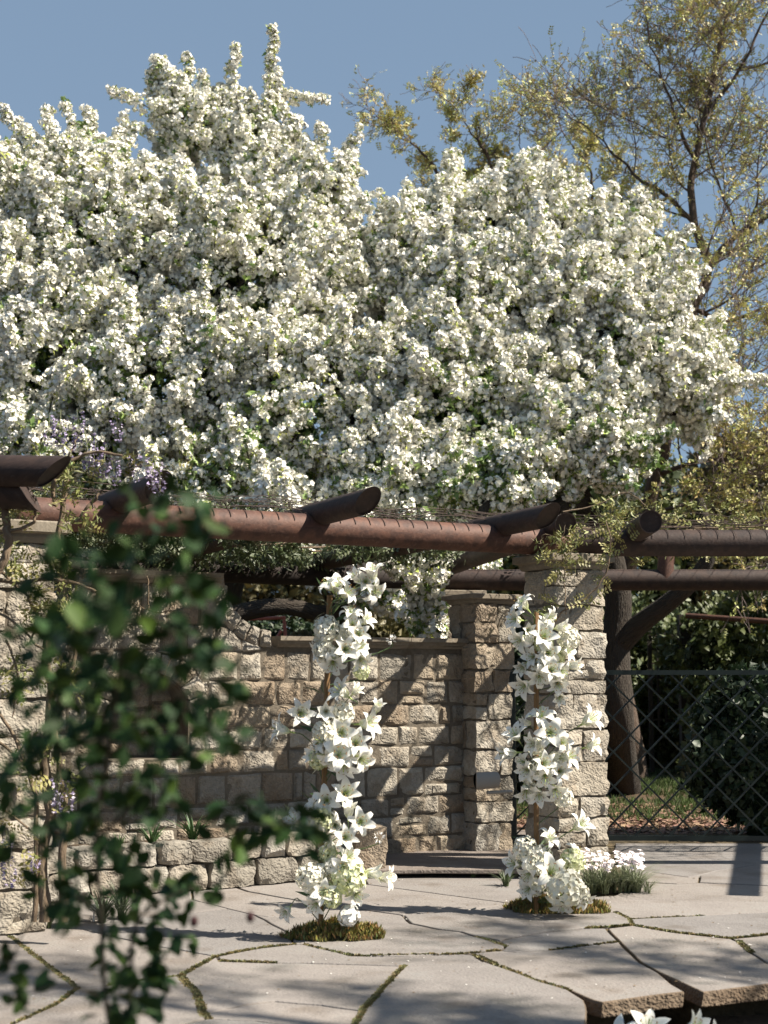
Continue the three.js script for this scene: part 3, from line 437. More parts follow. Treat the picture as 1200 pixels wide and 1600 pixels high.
function leafSpray(seed, n, len, wid, spread, tone) {                  // n leaves on a short twig
  const b = new MB(), r = rng(seed);
  for (let k = 0; k < n; k++) { const d = randDir(r); d.y = d.y * 0.8 + 0.2; d.normalize(); const o = randDir(r).multiplyScalar(spread * r()), t = 0.75 + r() * 0.5; leafInto(b, o, d, randDir(r), len * (0.7 + r() * 0.6), wid * (0.7 + r() * 0.6), C(tone[0] * t, tone[1] * t, tone[2] * t)); }
  return b.geo();
}
function pinnate(seed, n, len, lf, wf, tone) {                          // feather leaf pointing along +y
  const b = new MB(), r = rng(seed);
  for (let k = 0; k < n; k++) { const t = (k + 1) / n; for (const s of [-1, 1]) { const d = V(s * 0.85, 0.5 - t * 0.1, (r() - 0.5) * 0.5).normalize(), q = 0.75 + r() * 0.5; leafInto(b, V(0, len * t, -len * 0.3 * t * t), d, V(r() - 0.5, 0.3, 1).normalize(), lf * (1.1 - 0.4 * t), wf, C(tone[0] * q, tone[1] * q, tone[2] * q)); } }
  return b.geo();
}
// limbs: connect far points to the nearest wood already grown, then thicken by what each carries
function growLimbs(seedPts, tips, seed, pull = 0.35) {
  const nodes = seedPts.map((p, k) => ({ p, par: k - 1, w: 0 })), root = seedPts[seedPts.length - 1], r = rng(seed);
  const order = tips.map((p, k) => k).sort((a, b) => tips[a].distanceTo(root) - tips[b].distanceTo(root)), tipNode = [];
  for (const k of order) {
    const p = tips[k]; let best = 0, bd = 1e9;
    nodes.forEach((n, i) => { const d = n.p.distanceTo(p) + pull * n.p.distanceTo(root) * 0.5 + (n.p.y > p.y + 0.2 ? 0.5 : 0); if (d < bd && i >= seedPts.length * 0.5) { bd = d; best = i; } });
    const a = nodes[best].p, L = a.distanceTo(p), m = clamp(Math.round(L / 0.35), 1, 6); let par = best;
    for (let q = 1; q <= m; q++) { const t = q / m, c = a.clone().lerp(p, t); c.y -= Math.sin(t * Math.PI) * L * 0.06; if (q < m) c.add(randDir(r).multiplyScalar(0.05 * Math.min(L, 1))); nodes.push({ p: c, par, w: 0 }); par = nodes.length - 1; }
    tipNode[k] = par;
  }
  tipNode.forEach((i) => { for (let j = i; j >= 0; j = nodes[j].par) nodes[j].w++; });
  return nodes;
}
function limbGeo(nodes, r0, pw, skipW, maxR) {
  const b = new MB(), rad = (w) => Math.min(maxR, r0 * Math.pow(w, pw));
  nodes.forEach((n, i) => { if (n.par < 0 || n.w < skipW) return; const q = nodes[n.par]; if (q.w < 1) return; const ra = Math.min(rad(q.w), rad(n.w) * 1.6), rb = rad(n.w); b.tube([q.p, n.p], [ra, rb], rb > 0.03 ? 9 : rb > 0.012 ? 6 : 4); });
  return b.geo();
}

// ------------------------------------------------------------------ the two white crabapple trees
const blossomG = [blossomGeo(1, 12, 2), blossomGeo(2, 11, 4), blossomGeo(3, 13, 2)], crabLeafG = [leafSpray(4, 9, 0.07, 0.018, 0.06, [0.2, 0.31, 0.08]), leafSpray(5, 8, 0.06, 0.017, 0.05, [0.3, 0.42, 0.11])];
const depthAt = (y) => 13.7 + clamp((820 - y) / 820, -0.3, 1) * 4.3;
function crabapple(label, trunk, trunkR, lumps, sprouts, nPl, nLeaf, seed) {
  const t = thing('crabapple_tree', label, 'tree', trunk[0].clone().setY(0), 0, 'white blossoming crabapples'), off = t.position, r = rng(seed), L = lumps.map(([x, y, rx, ry]) => { const D = depthAt(y), c = P(x, y, D), k = D / F; return { c, r: V(Math.max(0.25, rx * k - 0.2), Math.max(0.22, ry * k - 0.22), (rx + ry) * 0.5 * k * 0.62) }; });
  const vol = L.map((l) => Math.pow(l.r.x * l.r.y * l.r.z, 0.72)), tot = vol.reduce((a, b) => a + b, 0);
  const pick = () => { let q = r() * tot; for (let k = 0; k < L.length; k++) { q -= vol[k]; if (q < 0) return L[k]; } return L[0]; };
  const depth = (p) => { let m = 9; for (const l of L) m = Math.min(m, Math.hypot((p.x - l.c.x) / l.r.x, (p.y - l.c.y) / l.r.y, (p.z - l.c.z) / l.r.z)); return m; };
  const plumes = [];
  while (plumes.length < nPl) { const l = pick(), d = randDir(r), q = 0.62 + 0.38 * Math.sqrt(r()), p = l.c.clone().add(d.clone().multiply(l.r).multiplyScalar(q)), e = depth(p); if (e < 0.74 && r() < 0.8) continue; if (p.z > -12.9 && p.y < 2.9) continue; const dir = d.clone().multiplyScalar(d.y > 0.3 ? 0.5 : 0.85).add(V(0, d.y > 0.3 ? 0.8 : 0.45, 0)).add(randDir(r).multiplyScalar(0.5)).normalize(); plumes.push({ p, dir, e, len: 0.1 + r() * r() * 0.62 + (d.y > 0.3 ? r() * 0.15 : 0), fat: 0.06 + r() * r() * 0.1 }); }
  for (const [x0, y0, x1, y1, D0] of sprouts) { const D = y0 > 830 ? D0 : depthAt(y0), a = P(x0, y0, D), b = P(x1, y1, D - 0.1); plumes.push({ p: a, dir: b.clone().sub(a).normalize(), e: 1, len: b.distanceTo(a), dense: true }); }
  const nodes = growLimbs(trunk, plumes.map((q) => q.p), seed + 1), mats = [[], [], []], cols = [[], [], []], lm = [[], []], lc = [[], []], tw = new MB();
  for (const q of plumes) {
    const bend = randDir(r).multiplyScalar(q.dense ? 0.05 : 0.2), pts = [0, 0.33, 0.66, 1].map((s) => q.p.clone().addScaledVector(q.dir, q.len * s).addScaledVector(bend, s * s).sub(off)); tw.tube(pts, [0.009, 0.007, 0.005, 0.003], 4);
    const n = Math.round(q.len / (q.dense ? 0.012 : 0.0125) + 2), gapN = noise(q.p.x * 0.9, q.p.y * 0.9, q.p.z * 0.5 + seed), leafy = clamp(0.05 + (0.8 - q.e) * 0.4 + clamp((4.4 - q.p.y) * 0.22, 0, 0.4) * clamp(0.15 + gapN * 2.6, 0, 1.4) + clamp(gapN - 0.35, 0, 1) * 0.5, 0.03, 0.8);
    for (let k = 0; k < n; k++) {
      const s = Math.pow(r(), 0.8) * 1.02, rad = (q.dense ? 0.075 : q.fat) * (1.2 - s * 0.75), c = q.p.clone().addScaledVector(q.dir, q.len * s).addScaledVector(bend, s * s).add(randDir(r).multiplyScalar(rad)).sub(off), d = q.dir.clone().add(randDir(r).multiplyScalar(0.9)).normalize();
      if (r() < leafy) { const v = r() < 0.5 ? 0 : 1, w = 0.7 + r() * 0.6; lm[v].push(mat4(c, d, r() * 6.28, 0.8 + r() * 0.5)); lc[v].push(C(w, w, w)); } else { const v = Math.floor(r() * 3), w = 0.9 + r() * 0.1; mats[v].push(mat4(c, d, r() * 6.28, 0.55 + r() * 0.65)); cols[v].push(C(w, w * (0.985 + r() * 0.015), w * (0.95 + r() * 0.05))); }
    }
  }
  for (let k = 0; k < nPl * 5; k++) {
    const l = pick(), d = randDir(r), p = l.c.clone().add(d.clone().multiply(l.r).multiplyScalar(0.8 + 0.38 * r())), e = depth(p); if (e < 0.78 || (p.z > -12.9 && p.y < 2.9)) continue;
    const g = noise(p.x * 0.9, p.y * 0.9, p.z * 0.5 + seed), dd = d.clone().multiplyScalar(0.8).add(V(0, 0.35, 0.2)).add(randDir(r).multiplyScalar(0.6)).normalize();
    if (r() < 0.17 + clamp(g - 0.15, 0, 1) * 0.8) { const v = r() < 0.4 ? 0 : 1, w = 0.8 + r() * 0.6; lm[v].push(mat4(p.sub(off), dd, r() * 6.28, 0.7 + r() * 0.4)); lc[v].push(C(w, w, w)); } else { const v = Math.floor(r() * 3), w = 0.92 + r() * 0.08; mats[v].push(mat4(p.sub(off), dd, r() * 6.28, 0.45 + r() * 0.6)); cols[v].push(C(w, w, w)); }
  }
  for (let k = 0; k < nLeaf; k++) { const l = pick(), d = randDir(r), p = l.c.clone().add(d.clone().multiply(l.r).multiplyScalar(Math.cbrt(r()) * 0.92)); if (p.z > -12.9 && p.y < 2.9) continue; const v = r() < 0.6 ? 0 : 1, w = 0.6 + r() * 0.6; lm[v].push(mat4(p.sub(off), randDir(r), r() * 6.28, 0.9 + r() * 0.7)); lc[v].push(C(w, w, w)); }
  nodes.forEach((n) => { n.p = n.p.clone().sub(off); });
  const trunkPts = trunk.map((p) => p.clone().sub(off)); part('trunk', new MB().tube(spline(trunkPts, 22), Array.from({ length: 23 }, (_, k) => lerp(trunkR, trunkR * 0.6, k / 22) * (1 + 0.12 * noise(k * 0.7, 3, seed)) * (k < 3 ? 1.35 - k * 0.12 : 1)), 14).geo(), M.bark, t);
  part('branch', limbGeo(nodes, 0.0095, 0.42, 2, trunkR * 0.62), M.bark, t); part('twig', tw.geo(), M.bark, t, 'stuff');
  blossomG.forEach((g, k) => scatter('blossom', g, M.blossom, mats[k], cols[k], t)); crabLeafG.forEach((g, k) => scatter('foliage', g, M.leaf, lm[k], lc[k], t));
  return t;
}
const A = 14.6, B = 15.4;
crabapple('tall white blossoming crabapple filling the upper left behind the pergola', [V(-1.6, 0, -15.2), V(-1.55, 0.9, -15.1), V(-1.7, 1.8, -15.1), V(-1.6, 2.6, -15), V(-1.8, 3.3, -14.9)], 0.2,
  [[40, 355, 140, 130, A], [150, 300, 100, 95, A], [290, 190, 75, 80, A], [390, 250, 80, 90, A], [490, 340, 85, 110, A], [200, 420, 210, 170, A], [400, 460, 190, 170, A], [60, 560, 150, 160, A - 0.4], [260, 620, 190, 140, A - 0.3], [480, 640, 150, 150, A - 0.2], [70, 700, 130, 80, 13.5], [330, 760, 150, 60, 13.9], [-140, 450, 160, 200, A], [420, 850, 150, 50, 14.2]],
  [[425, 190, 423, 42, A], [360, 150, 368, 66, A], [320, 170, 322, 112, A], [430, 150, 508, 158, A], [410, 200, 440, 118, A], [285, 160, 262, 95, A], [300, 150, 292, 92, A], [245, 170, 232, 120, A], [130, 240, 98, 165, A], [150, 230, 138, 165, A], [90, 250, 80, 175, A], [500, 260, 505, 205, A], [530, 270, 556, 205, A], [40, 240, 10, 172, A], [60, 230, 30, 190, A], [545, 300, 552, 250, A], [200, 230, 195, 178, A], [470, 260, 470, 215, A]], 2300, 1800, 101);
crabapple('white blossoming crabapple at right, its dark trunk beside the pale pier', [G(972, 1236, -0.04), P(968, 1120, 14.9), P(962, 1010, 14.9), P(966, 930, 14.85), P(950, 850, 14.8), P(910, 780, 14.8)], 0.17,
  [[740, 360, 75, 90, B], [650, 430, 100, 110, B], [860, 390, 110, 95, B], [980, 420, 80, 95, B], [800, 520, 200, 150, B], [970, 570, 140, 140, B], [700, 640, 150, 150, B - 0.2], [900, 690, 120, 100, B - 0.3], [620, 750, 130, 90, 14.6], [760, 770, 120, 50, 14.5], [620, 920, 90, 60, 14.4], [1080, 590, 60, 90, B]],
  [[720, 340, 712, 245, B], [705, 330, 700, 255, B], [760, 320, 772, 268, B], [840, 340, 846, 240, B], [830, 330, 832, 285, B], [930, 330, 945, 292, B], [990, 350, 1005, 302, B], [1020, 370, 1030, 325, B], [1050, 420, 1072, 362, B], [1085, 530, 1130, 490, B], [1090, 560, 1145, 545, B], [1100, 610, 1150, 600, B], [1090, 640, 1140, 650, B], [640, 360, 632, 310, B], [600, 380, 598, 320, B], [690, 840, 672, 930, 11.3], [660, 845, 648, 905, 11.3], [684, 880, 680, 985, 11.3], [630, 845, 612, 885, 11.3], [600, 840, 596, 870, 11.3], [655, 900, 640, 960, 11.4], [575, 845, 560, 880, 11.4], [668, 930, 655, 990, 11.4]], 1950, 1800, 202);
{ // low arching limb of the left crabapple
  const t = scene.children.find((o) => o.name === 'crabapple_tree'), off = t.position, pts = [P(300, 1010, 13.4), P(345, 970, 13.3), P(400, 952, 13.3), P(450, 948, 13.3), P(510, 958, 13.4), P(560, 930, 13.6), P(600, 860, 13.8)].map((p) => p.sub(off)); part('branch', new MB().tube(spline(pts, 18), Array.from({ length: 19 }, (_, k) => 0.1 - k * 0.002 + 0.012 * noise(k * 0.6, 2, 2)), 10).geo(), M.bark, t);
}
{ // right fork of the crabapple trunk
  const t = scene.children.find((o) => o.name === 'crabapple_tree_001'), off = t.position, pts = [P(966, 1010, 14.9), P(1000, 975, 14.7), P(1040, 945, 14.5), P(1085, 905, 14.3), P(1110, 860, 14.2), P(1090, 780, 14.2)].map((p) => p.sub(off)); part('branch', new MB().tube(spline(pts, 14), Array.from({ length: 15 }, (_, k) => 0.12 - k * 0.0045), 10).geo(), M.bark, t);
}

// ------------------------------------------------------------------ honey locusts: bare branching with young yellow leaves
const locustG = [pinnate(21, 4, 0.1, 0.04, 0.011, [0.68, 0.64, 0.21]), leafSpray(22, 7, 0.05, 0.0125, 0.07, [0.7, 0.58, 0.23]), leafSpray(23, 7, 0.045, 0.0115, 0.07, [0.6, 0.63, 0.2])];
function locust(label, limbs, seed, opt = {}) {
  const t = thing('honey_locust', label, 'tree', limbs[0].pts[0].clone().setY(0)), off = t.position, r = rng(seed), wood = new MB(), fine = new MB(), mats = [[], [], []], cols = [[], [], []], { len0 = 1.5, leafP = 0.75, maxLv = 3, gap = 0.42, leafK = 1, thin = 1 } = opt;
  const leafAt = (p, d) => { const v = Math.floor(r() * 3), w = 0.75 + r() * 0.55; mats[v].push(mat4(p.clone().sub(off), d.clone().add(randDir(r).multiplyScalar(0.8)).normalize(), r() * 6.28, (0.8 + r() * 0.7) * leafK)); cols[v].push(C(w * (0.9 + r() * 0.2), w, w)); };
  const twig = (p, d, len, rad, lv) => {
    const n = lv >= maxLv ? 5 : 7, pts = [p.clone()], dd = d.clone(), ds = [];
    for (let k = 1; k <= n; k++) { dd.add(randDir(r).multiplyScalar(0.28)).add(V(0, lv >= 2 ? 0.03 : 0.07, 0)).normalize(); pts.push(pts[k - 1].clone().addScaledVector(dd, len / n)); ds.push(dd.clone()); }
    const b = rad > 0.012 ? wood : fine; b.tube(pts.map((q) => q.clone().sub(off)), pts.map((_, k) => Math.max(0.0042, lerp(rad, rad * 0.4, k / n))), rad > 0.02 ? 7 : rad > 0.007 ? 5 : 3);
    if (lv < maxLv) { const m = lv === 1 ? 8 : 8; for (let k = 0; k < m; k++) { const i = 1 + Math.floor((k + r()) / m * (n - 1)); const side = randDir(r).cross(ds[i - 1]).normalize(); twig(pts[i], ds[i - 1].clone().multiplyScalar(0.75).add(side.multiplyScalar(0.75)).normalize(), len * (0.42 + r() * 0.25), rad * 0.5, lv + 1); } }
    if (lv >= maxLv - 1) for (let k = 1; k <= n; k++) if (r() < leafP * (lv >= maxLv ? 1 : 0.5)) leafAt(pts[k], ds[k - 1]);
  };
  limbs.forEach(({ pts, r0, r1, bare = 0.2 }) => {
    const n = pts.length * 6, c = spline(pts, n), curve = new THREE.CatmullRomCurve3(pts), L = curve.getLength();
    wood.tube(c.map((q, k) => q.clone().sub(off).add(V(noise(k * 0.3, 1, seed) * 0.05, 0, noise(k * 0.3, 9, seed) * 0.05))), c.map((_, k) => lerp(r0, r1, k / n) * (r0 < 0.1 ? thin : 1)), 9);
    for (let s = bare * L; s < L; s += gap * (0.6 + r() * 0.8)) { const u = s / L, p = curve.getPointAt(Math.min(1, u)), d = curve.getTangentAt(Math.min(1, u)), side = randDir(r).cross(d).normalize(); twig(p, d.clone().multiplyScalar(0.6).add(side).normalize(), len0 * (0.6 + r() * 0.7) * (1.1 - u * 0.45), (lerp(r0, r1, u) * 0.4 + 0.003) * thin, 1); }
    twig(pts[pts.length - 1], curve.getTangentAt(1), len0, r1, 1);
  });
  part('trunk', wood.geo(), M.barkRed, t); part('twig', fine.geo(), M.twig, t, 'stuff'); locustG.forEach((g, k) => scatter('foliage', g, M.leaf, mats[k], cols[k], t));
}
const LD = 18.5, pl = (a, D = LD) => a.map(([x, y, d = 0]) => P(x, y, D + d));
locust('tall honey locust with young yellow leaves at the right edge', [
  { pts: [G(960, 1200).setZ(-LD), ...pl([[968, 960], [1012, 800], [1035, 700], [1062, 590], [1085, 480], [1108, 415], [1082, 345], [1090, 230], [1115, 110], [1140, 0], [1150, -90]])], r0: 0.12, r1: 0.015, bare: 0.42 },
  { pts: pl([[1108, 415], [1150, 370], [1205, 335], [1270, 290], [1330, 200]]), r0: 0.07, r1: 0.02, bare: 0.1 },
  { pts: pl([[1082, 350], [1050, 310], [1000, 280, 0.4], [960, 240, 0.7], [920, 200, 1]]), r0: 0.05, r1: 0.012 },
  { pts: pl([[1088, 260], [1060, 190], [1035, 120], [1015, 60]]), r0: 0.045, r1: 0.012 },
  { pts: pl([[1100, 180], [1150, 120], [1190, 40], [1230, -50]]), r0: 0.045, r1: 0.012 },
  { pts: pl([[1085, 485], [1140, 500], [1200, 480], [1290, 470]]), r0: 0.05, r1: 0.015 },
  { pts: pl([[1040, 690], [1090, 640, -0.6], [1150, 600, -1], [1230, 560, -1]]), r0: 0.05, r1: 0.014 },
  { pts: pl([[1030, 740], [1100, 720, -0.8], [1170, 715, -1.5], [1250, 690, -2]]), r0: 0.05, r1: 0.014 },
  { pts: pl([[1024, 800], [1080, 790, -0.8], [1150, 800, -1.5], [1240, 790, -2]]), r0: 0.04, r1: 0.012 },
], 301, { leafP: 0.34, gap: 0.3, leafK: 0.9, thin: 0.7 });
locust('more distant honey locust rising between the two white crowns', [
  { pts: [G(880, 1180).setZ(-22), ...pl([[870, 760], [840, 560], [800, 420], [790, 330], [772, 270]], 22)], r0: 0.15, r1: 0.02, bare: 0.7 },
  { pts: pl([[800, 420], [720, 330], [670, 250], [645, 225], [625, 215]], 22), r0: 0.06, r1: 0.012 },
  { pts: pl([[790, 340], [760, 240], [742, 215], [722, 185]], 22), r0: 0.05, r1: 0.01 },
  { pts: pl([[840, 480], [900, 380], [925, 300], [920, 260], [885, 215]], 22), r0: 0.06, r1: 0.012 },
  { pts: pl([[800, 400], [830, 290], [812, 225]], 22), r0: 0.04, r1: 0.01 },
], 302, { leafP: 0.28, gap: 0.3, len0: 0.85, leafK: 1.05, thin: 0.7 });
// trees outside the frame on the right that streak the paving with shade
locust('bare-branched tree outside the frame to the right', [
  { pts: [V(7.6, -0.3, -2.6), V(7.4, 2, -2.7), V(7.0, 4.2, -3), V(6.6, 6.2, -3.4), V(6.2, 7.6, -3.8)], r0: 0.17, r1: 0.04, bare: 0.45 },
  { pts: [V(7.2, 3.6, -2.9), V(6.3, 5, -3.2), V(5.6, 6.2, -3.4)], r0: 0.08, r1: 0.025 },
  { pts: [V(7.0, 4.2, -3), V(6.4, 5.6, -2.2), V(5.8, 6.4, -1.4), V(5.2, 6.9, -0.8)], r0: 0.07, r1: 0.02 },
  { pts: [V(7.2, 3.4, -2.9), V(7.2, 5.2, -4.0), V(7.0, 6.4, -4.9)], r0: 0.07, r1: 0.02 },
], 303, { leafP: 0.2, gap: 0.36, len0: 1.4, leafK: 1.2 });

// ------------------------------------------------------------------ background garden
function bush(label, c, rad, n, geos, seed, stems = true) {
  const t = thing('shrub', label, 'shrub', c.clone().setY(0)), r = rng(seed), mats = geos.map(() => []), cols = geos.map(() => []), w = new MB();
  for (let k = 0; k < n; k++) { const d = randDir(r), q = 0.55 + 0.45 * Math.sqrt(r()), lump = 1 + 0.35 * noise(d.x * 2.2, d.y * 2.2, d.z * 2.2 + seed), p = V(d.x * rad.x, 0, d.z * rad.z).multiplyScalar(q * lump); p.y = rad.y * (1 + d.y * q * lump) ; if (p.y < 0.02) continue; const v = Math.floor(r() * geos.length), s = 0.65 + r() * 0.6; mats[v].push(mat4(p, d.clone().add(V(0, 0.5, 0)).add(randDir(r).multiplyScalar(0.7)).normalize(), r() * 6.28, 0.8 + r() * 0.6)); cols[v].push(C(s, s, s)); }
  if (stems) { for (let k = 0; k < 9; k++) { const d = randDir(r); d.y = Math.abs(d.y) + 0.5; d.normalize(); w.tube(spline([V(0, -0.05, 0), V(d.x * rad.x * 0.3, rad.y * 0.7, d.z * rad.z * 0.3), V(d.x * rad.x * 0.75, rad.y * (1 + d.y * 0.7), d.z * rad.z * 0.75)], 8), [0.03, 0.027, 0.024, 0.02, 0.017, 0.014, 0.011, 0.008, 0.006], 5); } part('stem', w.geo(), M.bark, t); }
  geos.forEach((g, k) => scatter('foliage', g, M.leaf, mats[k], cols[k], t));
}
const darkG = [leafSpray(31, 9, 0.085, 0.026, 0.08, [0.03, 0.062, 0.022]), leafSpray(32, 8, 0.075, 0.022, 0.07, [0.045, 0.085, 0.025])];
const midG = [leafSpray(33, 9, 0.1, 0.03, 0.12, [0.075, 0.11, 0.03]), leafSpray(34, 9, 0.1, 0.03, 0.12, [0.115, 0.145, 0.038])];
const oliveG = [leafSpray(35, 9, 0.12, 0.035, 0.14, [0.13, 0.125, 0.045]), leafSpray(36, 9, 0.11, 0.03, 0.14, [0.17, 0.145, 0.05])];
bush('large dark evergreen shrub pressing against the fence at the right edge', P(1218, 1290, 11.9), V(0.66, 0.64, 0.45), 3800, darkG, 401);
bush('olive bush under the far red rail', P(1100, 1080, 22), V(1.6, 1.0, 1), 2600, oliveG, 404);
bush('bright green bush seen through the gap behind the far trellis', P(1010, 1050, 21), V(1.3, 1.15, 1), 2600, midG, 405);
bush('tall green shrub at the far right above the fence', P(1210, 1030, 19), V(1.5, 1.25, 1), 2800, midG, 406);
bush('yellow-green bush behind the low wall and left floral pillar', P(590, 1000, 17.5), V(1.5, 1.0, 0.9), 2600, oliveG, 407);
bush('dark bush behind the swept end of the niche wall', P(400, 1000, 18.5), V(1.6, 1.0, 0.9), 2600, darkG, 408);
bush('dark bush behind the high middle of the niche wall', P(180, 1000, 18), V(1.8, 1.4, 0.9), 2600, darkG, 409);
bush('dark bush behind the gate opening', P(810, 1100, 15.5), V(1.0, 0.85, 0.6), 2600, darkG, 410);
for (let k = 0; k < 9; k++) { const r = rng(500 + k); bush(['broad olive tree belt on the far side of the garden', 'dark green tree belt on the far side of the garden', 'mid-green tree belt on the far side of the garden'][k % 3] + ', ' + ['far left', 'left of the niche', 'behind the niche', 'behind the left pillar', 'behind the low wall', 'behind the gate', 'behind the pale pier', 'beyond the fence', 'far right'][k], V(-13 + k * 3.6, 0, -32 - r() * 5), V(2.6, 2.5 + r() * 0.8, 1.6), 3400, [oliveG, darkG, midG][k % 3].map((g) => { const q = g.clone(); q.scale(2, 2, 2); return q; }), 510 + k, false); }
// grass and leaf litter past the fence
{
  const r = rng(61), g = new MB(); for (let k = 0; k < 7; k++) { const a = r() * 6.28, h = 0.04 + r() * 0.05; leafInto(g, V(Math.cos(a) * 0.03, 0, Math.sin(a) * 0.03), V(Math.cos(a) * 0.4, 1, Math.sin(a) * 0.4).normalize(), V(Math.sin(a), 0.1, -Math.cos(a)), h, 0.005, C(0.06 + r() * 0.03, 0.11 + r() * 0.04, 0.025)); }
  const m = [], c = []; for (let k = 0; k < 9000; k++) { const x = (r() - 0.2) * 7, z = -11.3 - r() * 9; if (noise(x * 0.7, z * 0.7, 3) < -0.05 + (z > -13.4 ? 0.5 : -0.15)) continue; const s = 0.6 + r() * 0.6; m.push(mat4(V(x, -0.06, z), UP, r() * 6.28, 0.8 + r() * 0.8)); c.push(C(s, s, s)); }
  const o = thing('grass', 'short green grass beyond the lattice fence', 'grass'); o.userData.kind = 'stuff'; scatter('blade', g.geo(), M.leaf, m, c, o);
  const lg = new MB(); for (let k = 0; k < 3; k++) leafInto(lg, V((r() - 0.5) * 0.06, 0.01 + r() * 0.01, (r() - 0.5) * 0.06), V(r() - 0.5, 0.15, r() - 0.5).normalize(), UP, 0.055, 0.016, C(0.27, 0.175, 0.115));
  const m2 = [], c2 = []; for (let k = 0; k < 7500; k++) { const x = 1.2 + r() * 3.4, z = -10.95 - r() * 4; const s = 0.5 + r() * 0.8; m2.push(mat4(V(x, -0.055, z), UP, r() * 6.28, 0.6 + r() * 0.6)); c2.push(C(s, s * (0.8 + r() * 0.3), s)); }
  const o2 = thing('leaf_litter', 'brown fallen leaves on the soil behind the fence', 'leaf litter'); o2.userData.kind = 'stuff'; scatter('fallen_leaf', lg.geo(), M.leafSolid, m2, c2, o2);
}
{ // trellis, far pergola, red frame
  const q = P(1040, 1050, 19.5), t = thing('garden_trellis', 'small dark square trellis in the far garden', 'trellis', q.clone().setY(0)), w = 0.42, y0 = 1.25, y1 = 1.9, dk = std({ color: C(0.04, 0.032, 0.026), roughness: 0.8 });
  const bx = (n, a, b, x, y) => { const g = new THREE.BoxGeometry(a, b, 0.03); g.translate(x, y, n === 'slat' ? 0.016 : 0); part(n, g, dk, t); };
  for (let k = 0; k < 5; k++) bx('upright', k % 4 ? 0.025 : 0.06, k % 4 ? y1 - 0.6 : y1, -w / 2 + w * k / 4, k % 4 ? (y1 + 0.6) / 2 : y1 / 2); for (let k = 0; k < 7; k++) bx('slat', w, 0.025, 0, 0.7 + k * 0.19);
  const dk2 = thing('timber_post', 'dark timber post right of the far trellis', 'post', P(1072, 1060, 19).setY(0)); const g = new THREE.BoxGeometry(0.18, 2.1, 0.18); g.translate(0, 1.05, 0); part('post', g, dk, dk2);
  beam(P(1072, 962, 18.5), P(1300, 978, 17.5), M.rust, 'thin red rail of another pergola in the far garden', 0, 0, 0.035);
  const f = thing('red_frame', 'pinkish red tube frame glimpsed behind the niche wall', 'frame', P(420, 1000, 16.5).setY(0)), red = std({ color: C(0.5, 0.16, 0.13), roughness: 0.5 }), off = f.position, fb = (n, a, b) => part(n, new MB().tube([a.sub(off), b.sub(off)], 0.02, 8, undefined, true).geo(), red, f);
  fb('rail', P(378, 968, 16.5), P(446, 965, 16.5)); fb('leg', P(444, 966, 16.5), P(450, 1060, 16.5)); fb('leg', P(380, 968, 16.5), P(378, 1060, 16.7)); fb('rail', P(440, 985, 16.5), P(425, 1010, 16.5));
}

// ------------------------------------------------------------------ wisteria
const wistG = [pinnate(41, 4, 0.09, 0.034, 0.0085, [0.34, 0.31, 0.1]), leafSpray(42, 8, 0.042, 0.0085, 0.05, [0.25, 0.27, 0.075])];
function raceme(seed) { const b = new MB(), r = rng(seed); b.tube([V(0, 0, 0), V(0.004, -0.08, 0), V(0, -0.17, 0.005)], [0.002, 0.0015, 0.001], 3, C(0.2, 0.22, 0.1)); for (let k = 0; k < 46; k++) { const t = Math.pow(r(), 0.8), a = r() * 6.28, R = 0.032 * (1 - t * 0.75), p = V(Math.cos(a) * R, -0.02 - 0.15 * t, Math.sin(a) * R), d = V(Math.cos(a), -0.2, Math.sin(a)).normalize(), w = 0.7 + r() * 0.6; leafInto(b, p, d, randDir(r), 0.018, 0.0085, r() < 0.3 ? C(0.5 * w, 0.45 * w, 0.53 * w) : C(0.31 * w, 0.255 * w, 0.4 * w), 0.5); } return b.geo(); }
const racG = [raceme(1), raceme(2)];
function wisteria(label, stems, leaves, racemes, seed) {
  const t = thing('wisteria_vine', label, 'vine', stems[0].p[0].clone()), off = t.position, r = rng(seed), mats = [[], []], cols = [[], []];
  for (const s of stems) { const c = spline(s.p, s.p.length * 5), n = c.length; part('stem', new MB().tube(c.map((q, k) => q.clone().sub(off).add(V(noise(k * 0.4, seed, 1) * 0.015, 0, noise(k * 0.4, seed, 7) * 0.015))), c.map((_, k) => lerp(s.r, s.r1 ?? s.r * 0.5, k / n) * (1 + 0.15 * noise(k * 0.9, 2, seed))), s.r > 0.01 ? 8 : 5).geo(), s.m ?? M.vine, t); }
  for (const [x, y, rx, ry, D, n, rz = 0.12] of leaves) for (let k = 0; k < n; k++) { const a = r() * 6.28, q = Math.sqrt(r()), p = P(x + Math.cos(a) * rx * q, y + Math.sin(a) * ry * q, D + (r() - 0.5) * 2 * rz).sub(off), v = r() < 0.5 ? 0 : 1, w = 0.7 + r() * 0.6, d = randDir(r); d.y = d.y * 0.5 - 0.25; d.normalize(); mats[v].push(mat4(p, d, r() * 6.28, 0.6 + r() * 0.6)); cols[v].push(C(w, w, w)); }
  wistG.forEach((g, k) => { if (mats[k].length) scatter('foliage', g, M.leaf, mats[k], cols[k], t); });
  racemes.forEach(([x, y, D, s], k) => { const m = part('flower_raceme', racG[k % 2], M.leafSolid, t); m.position.copy(P(x, y, D).sub(off)); m.rotation.set((r() - 0.5) * 0.5, r() * 6, (r() - 0.5) * 0.5); m.scale.setScalar(s); });
}
const S = (a, D, r, r1, m) => ({ p: a.map(([x, y, d = 0]) => P(x, y, D + d)), r, r1, m });
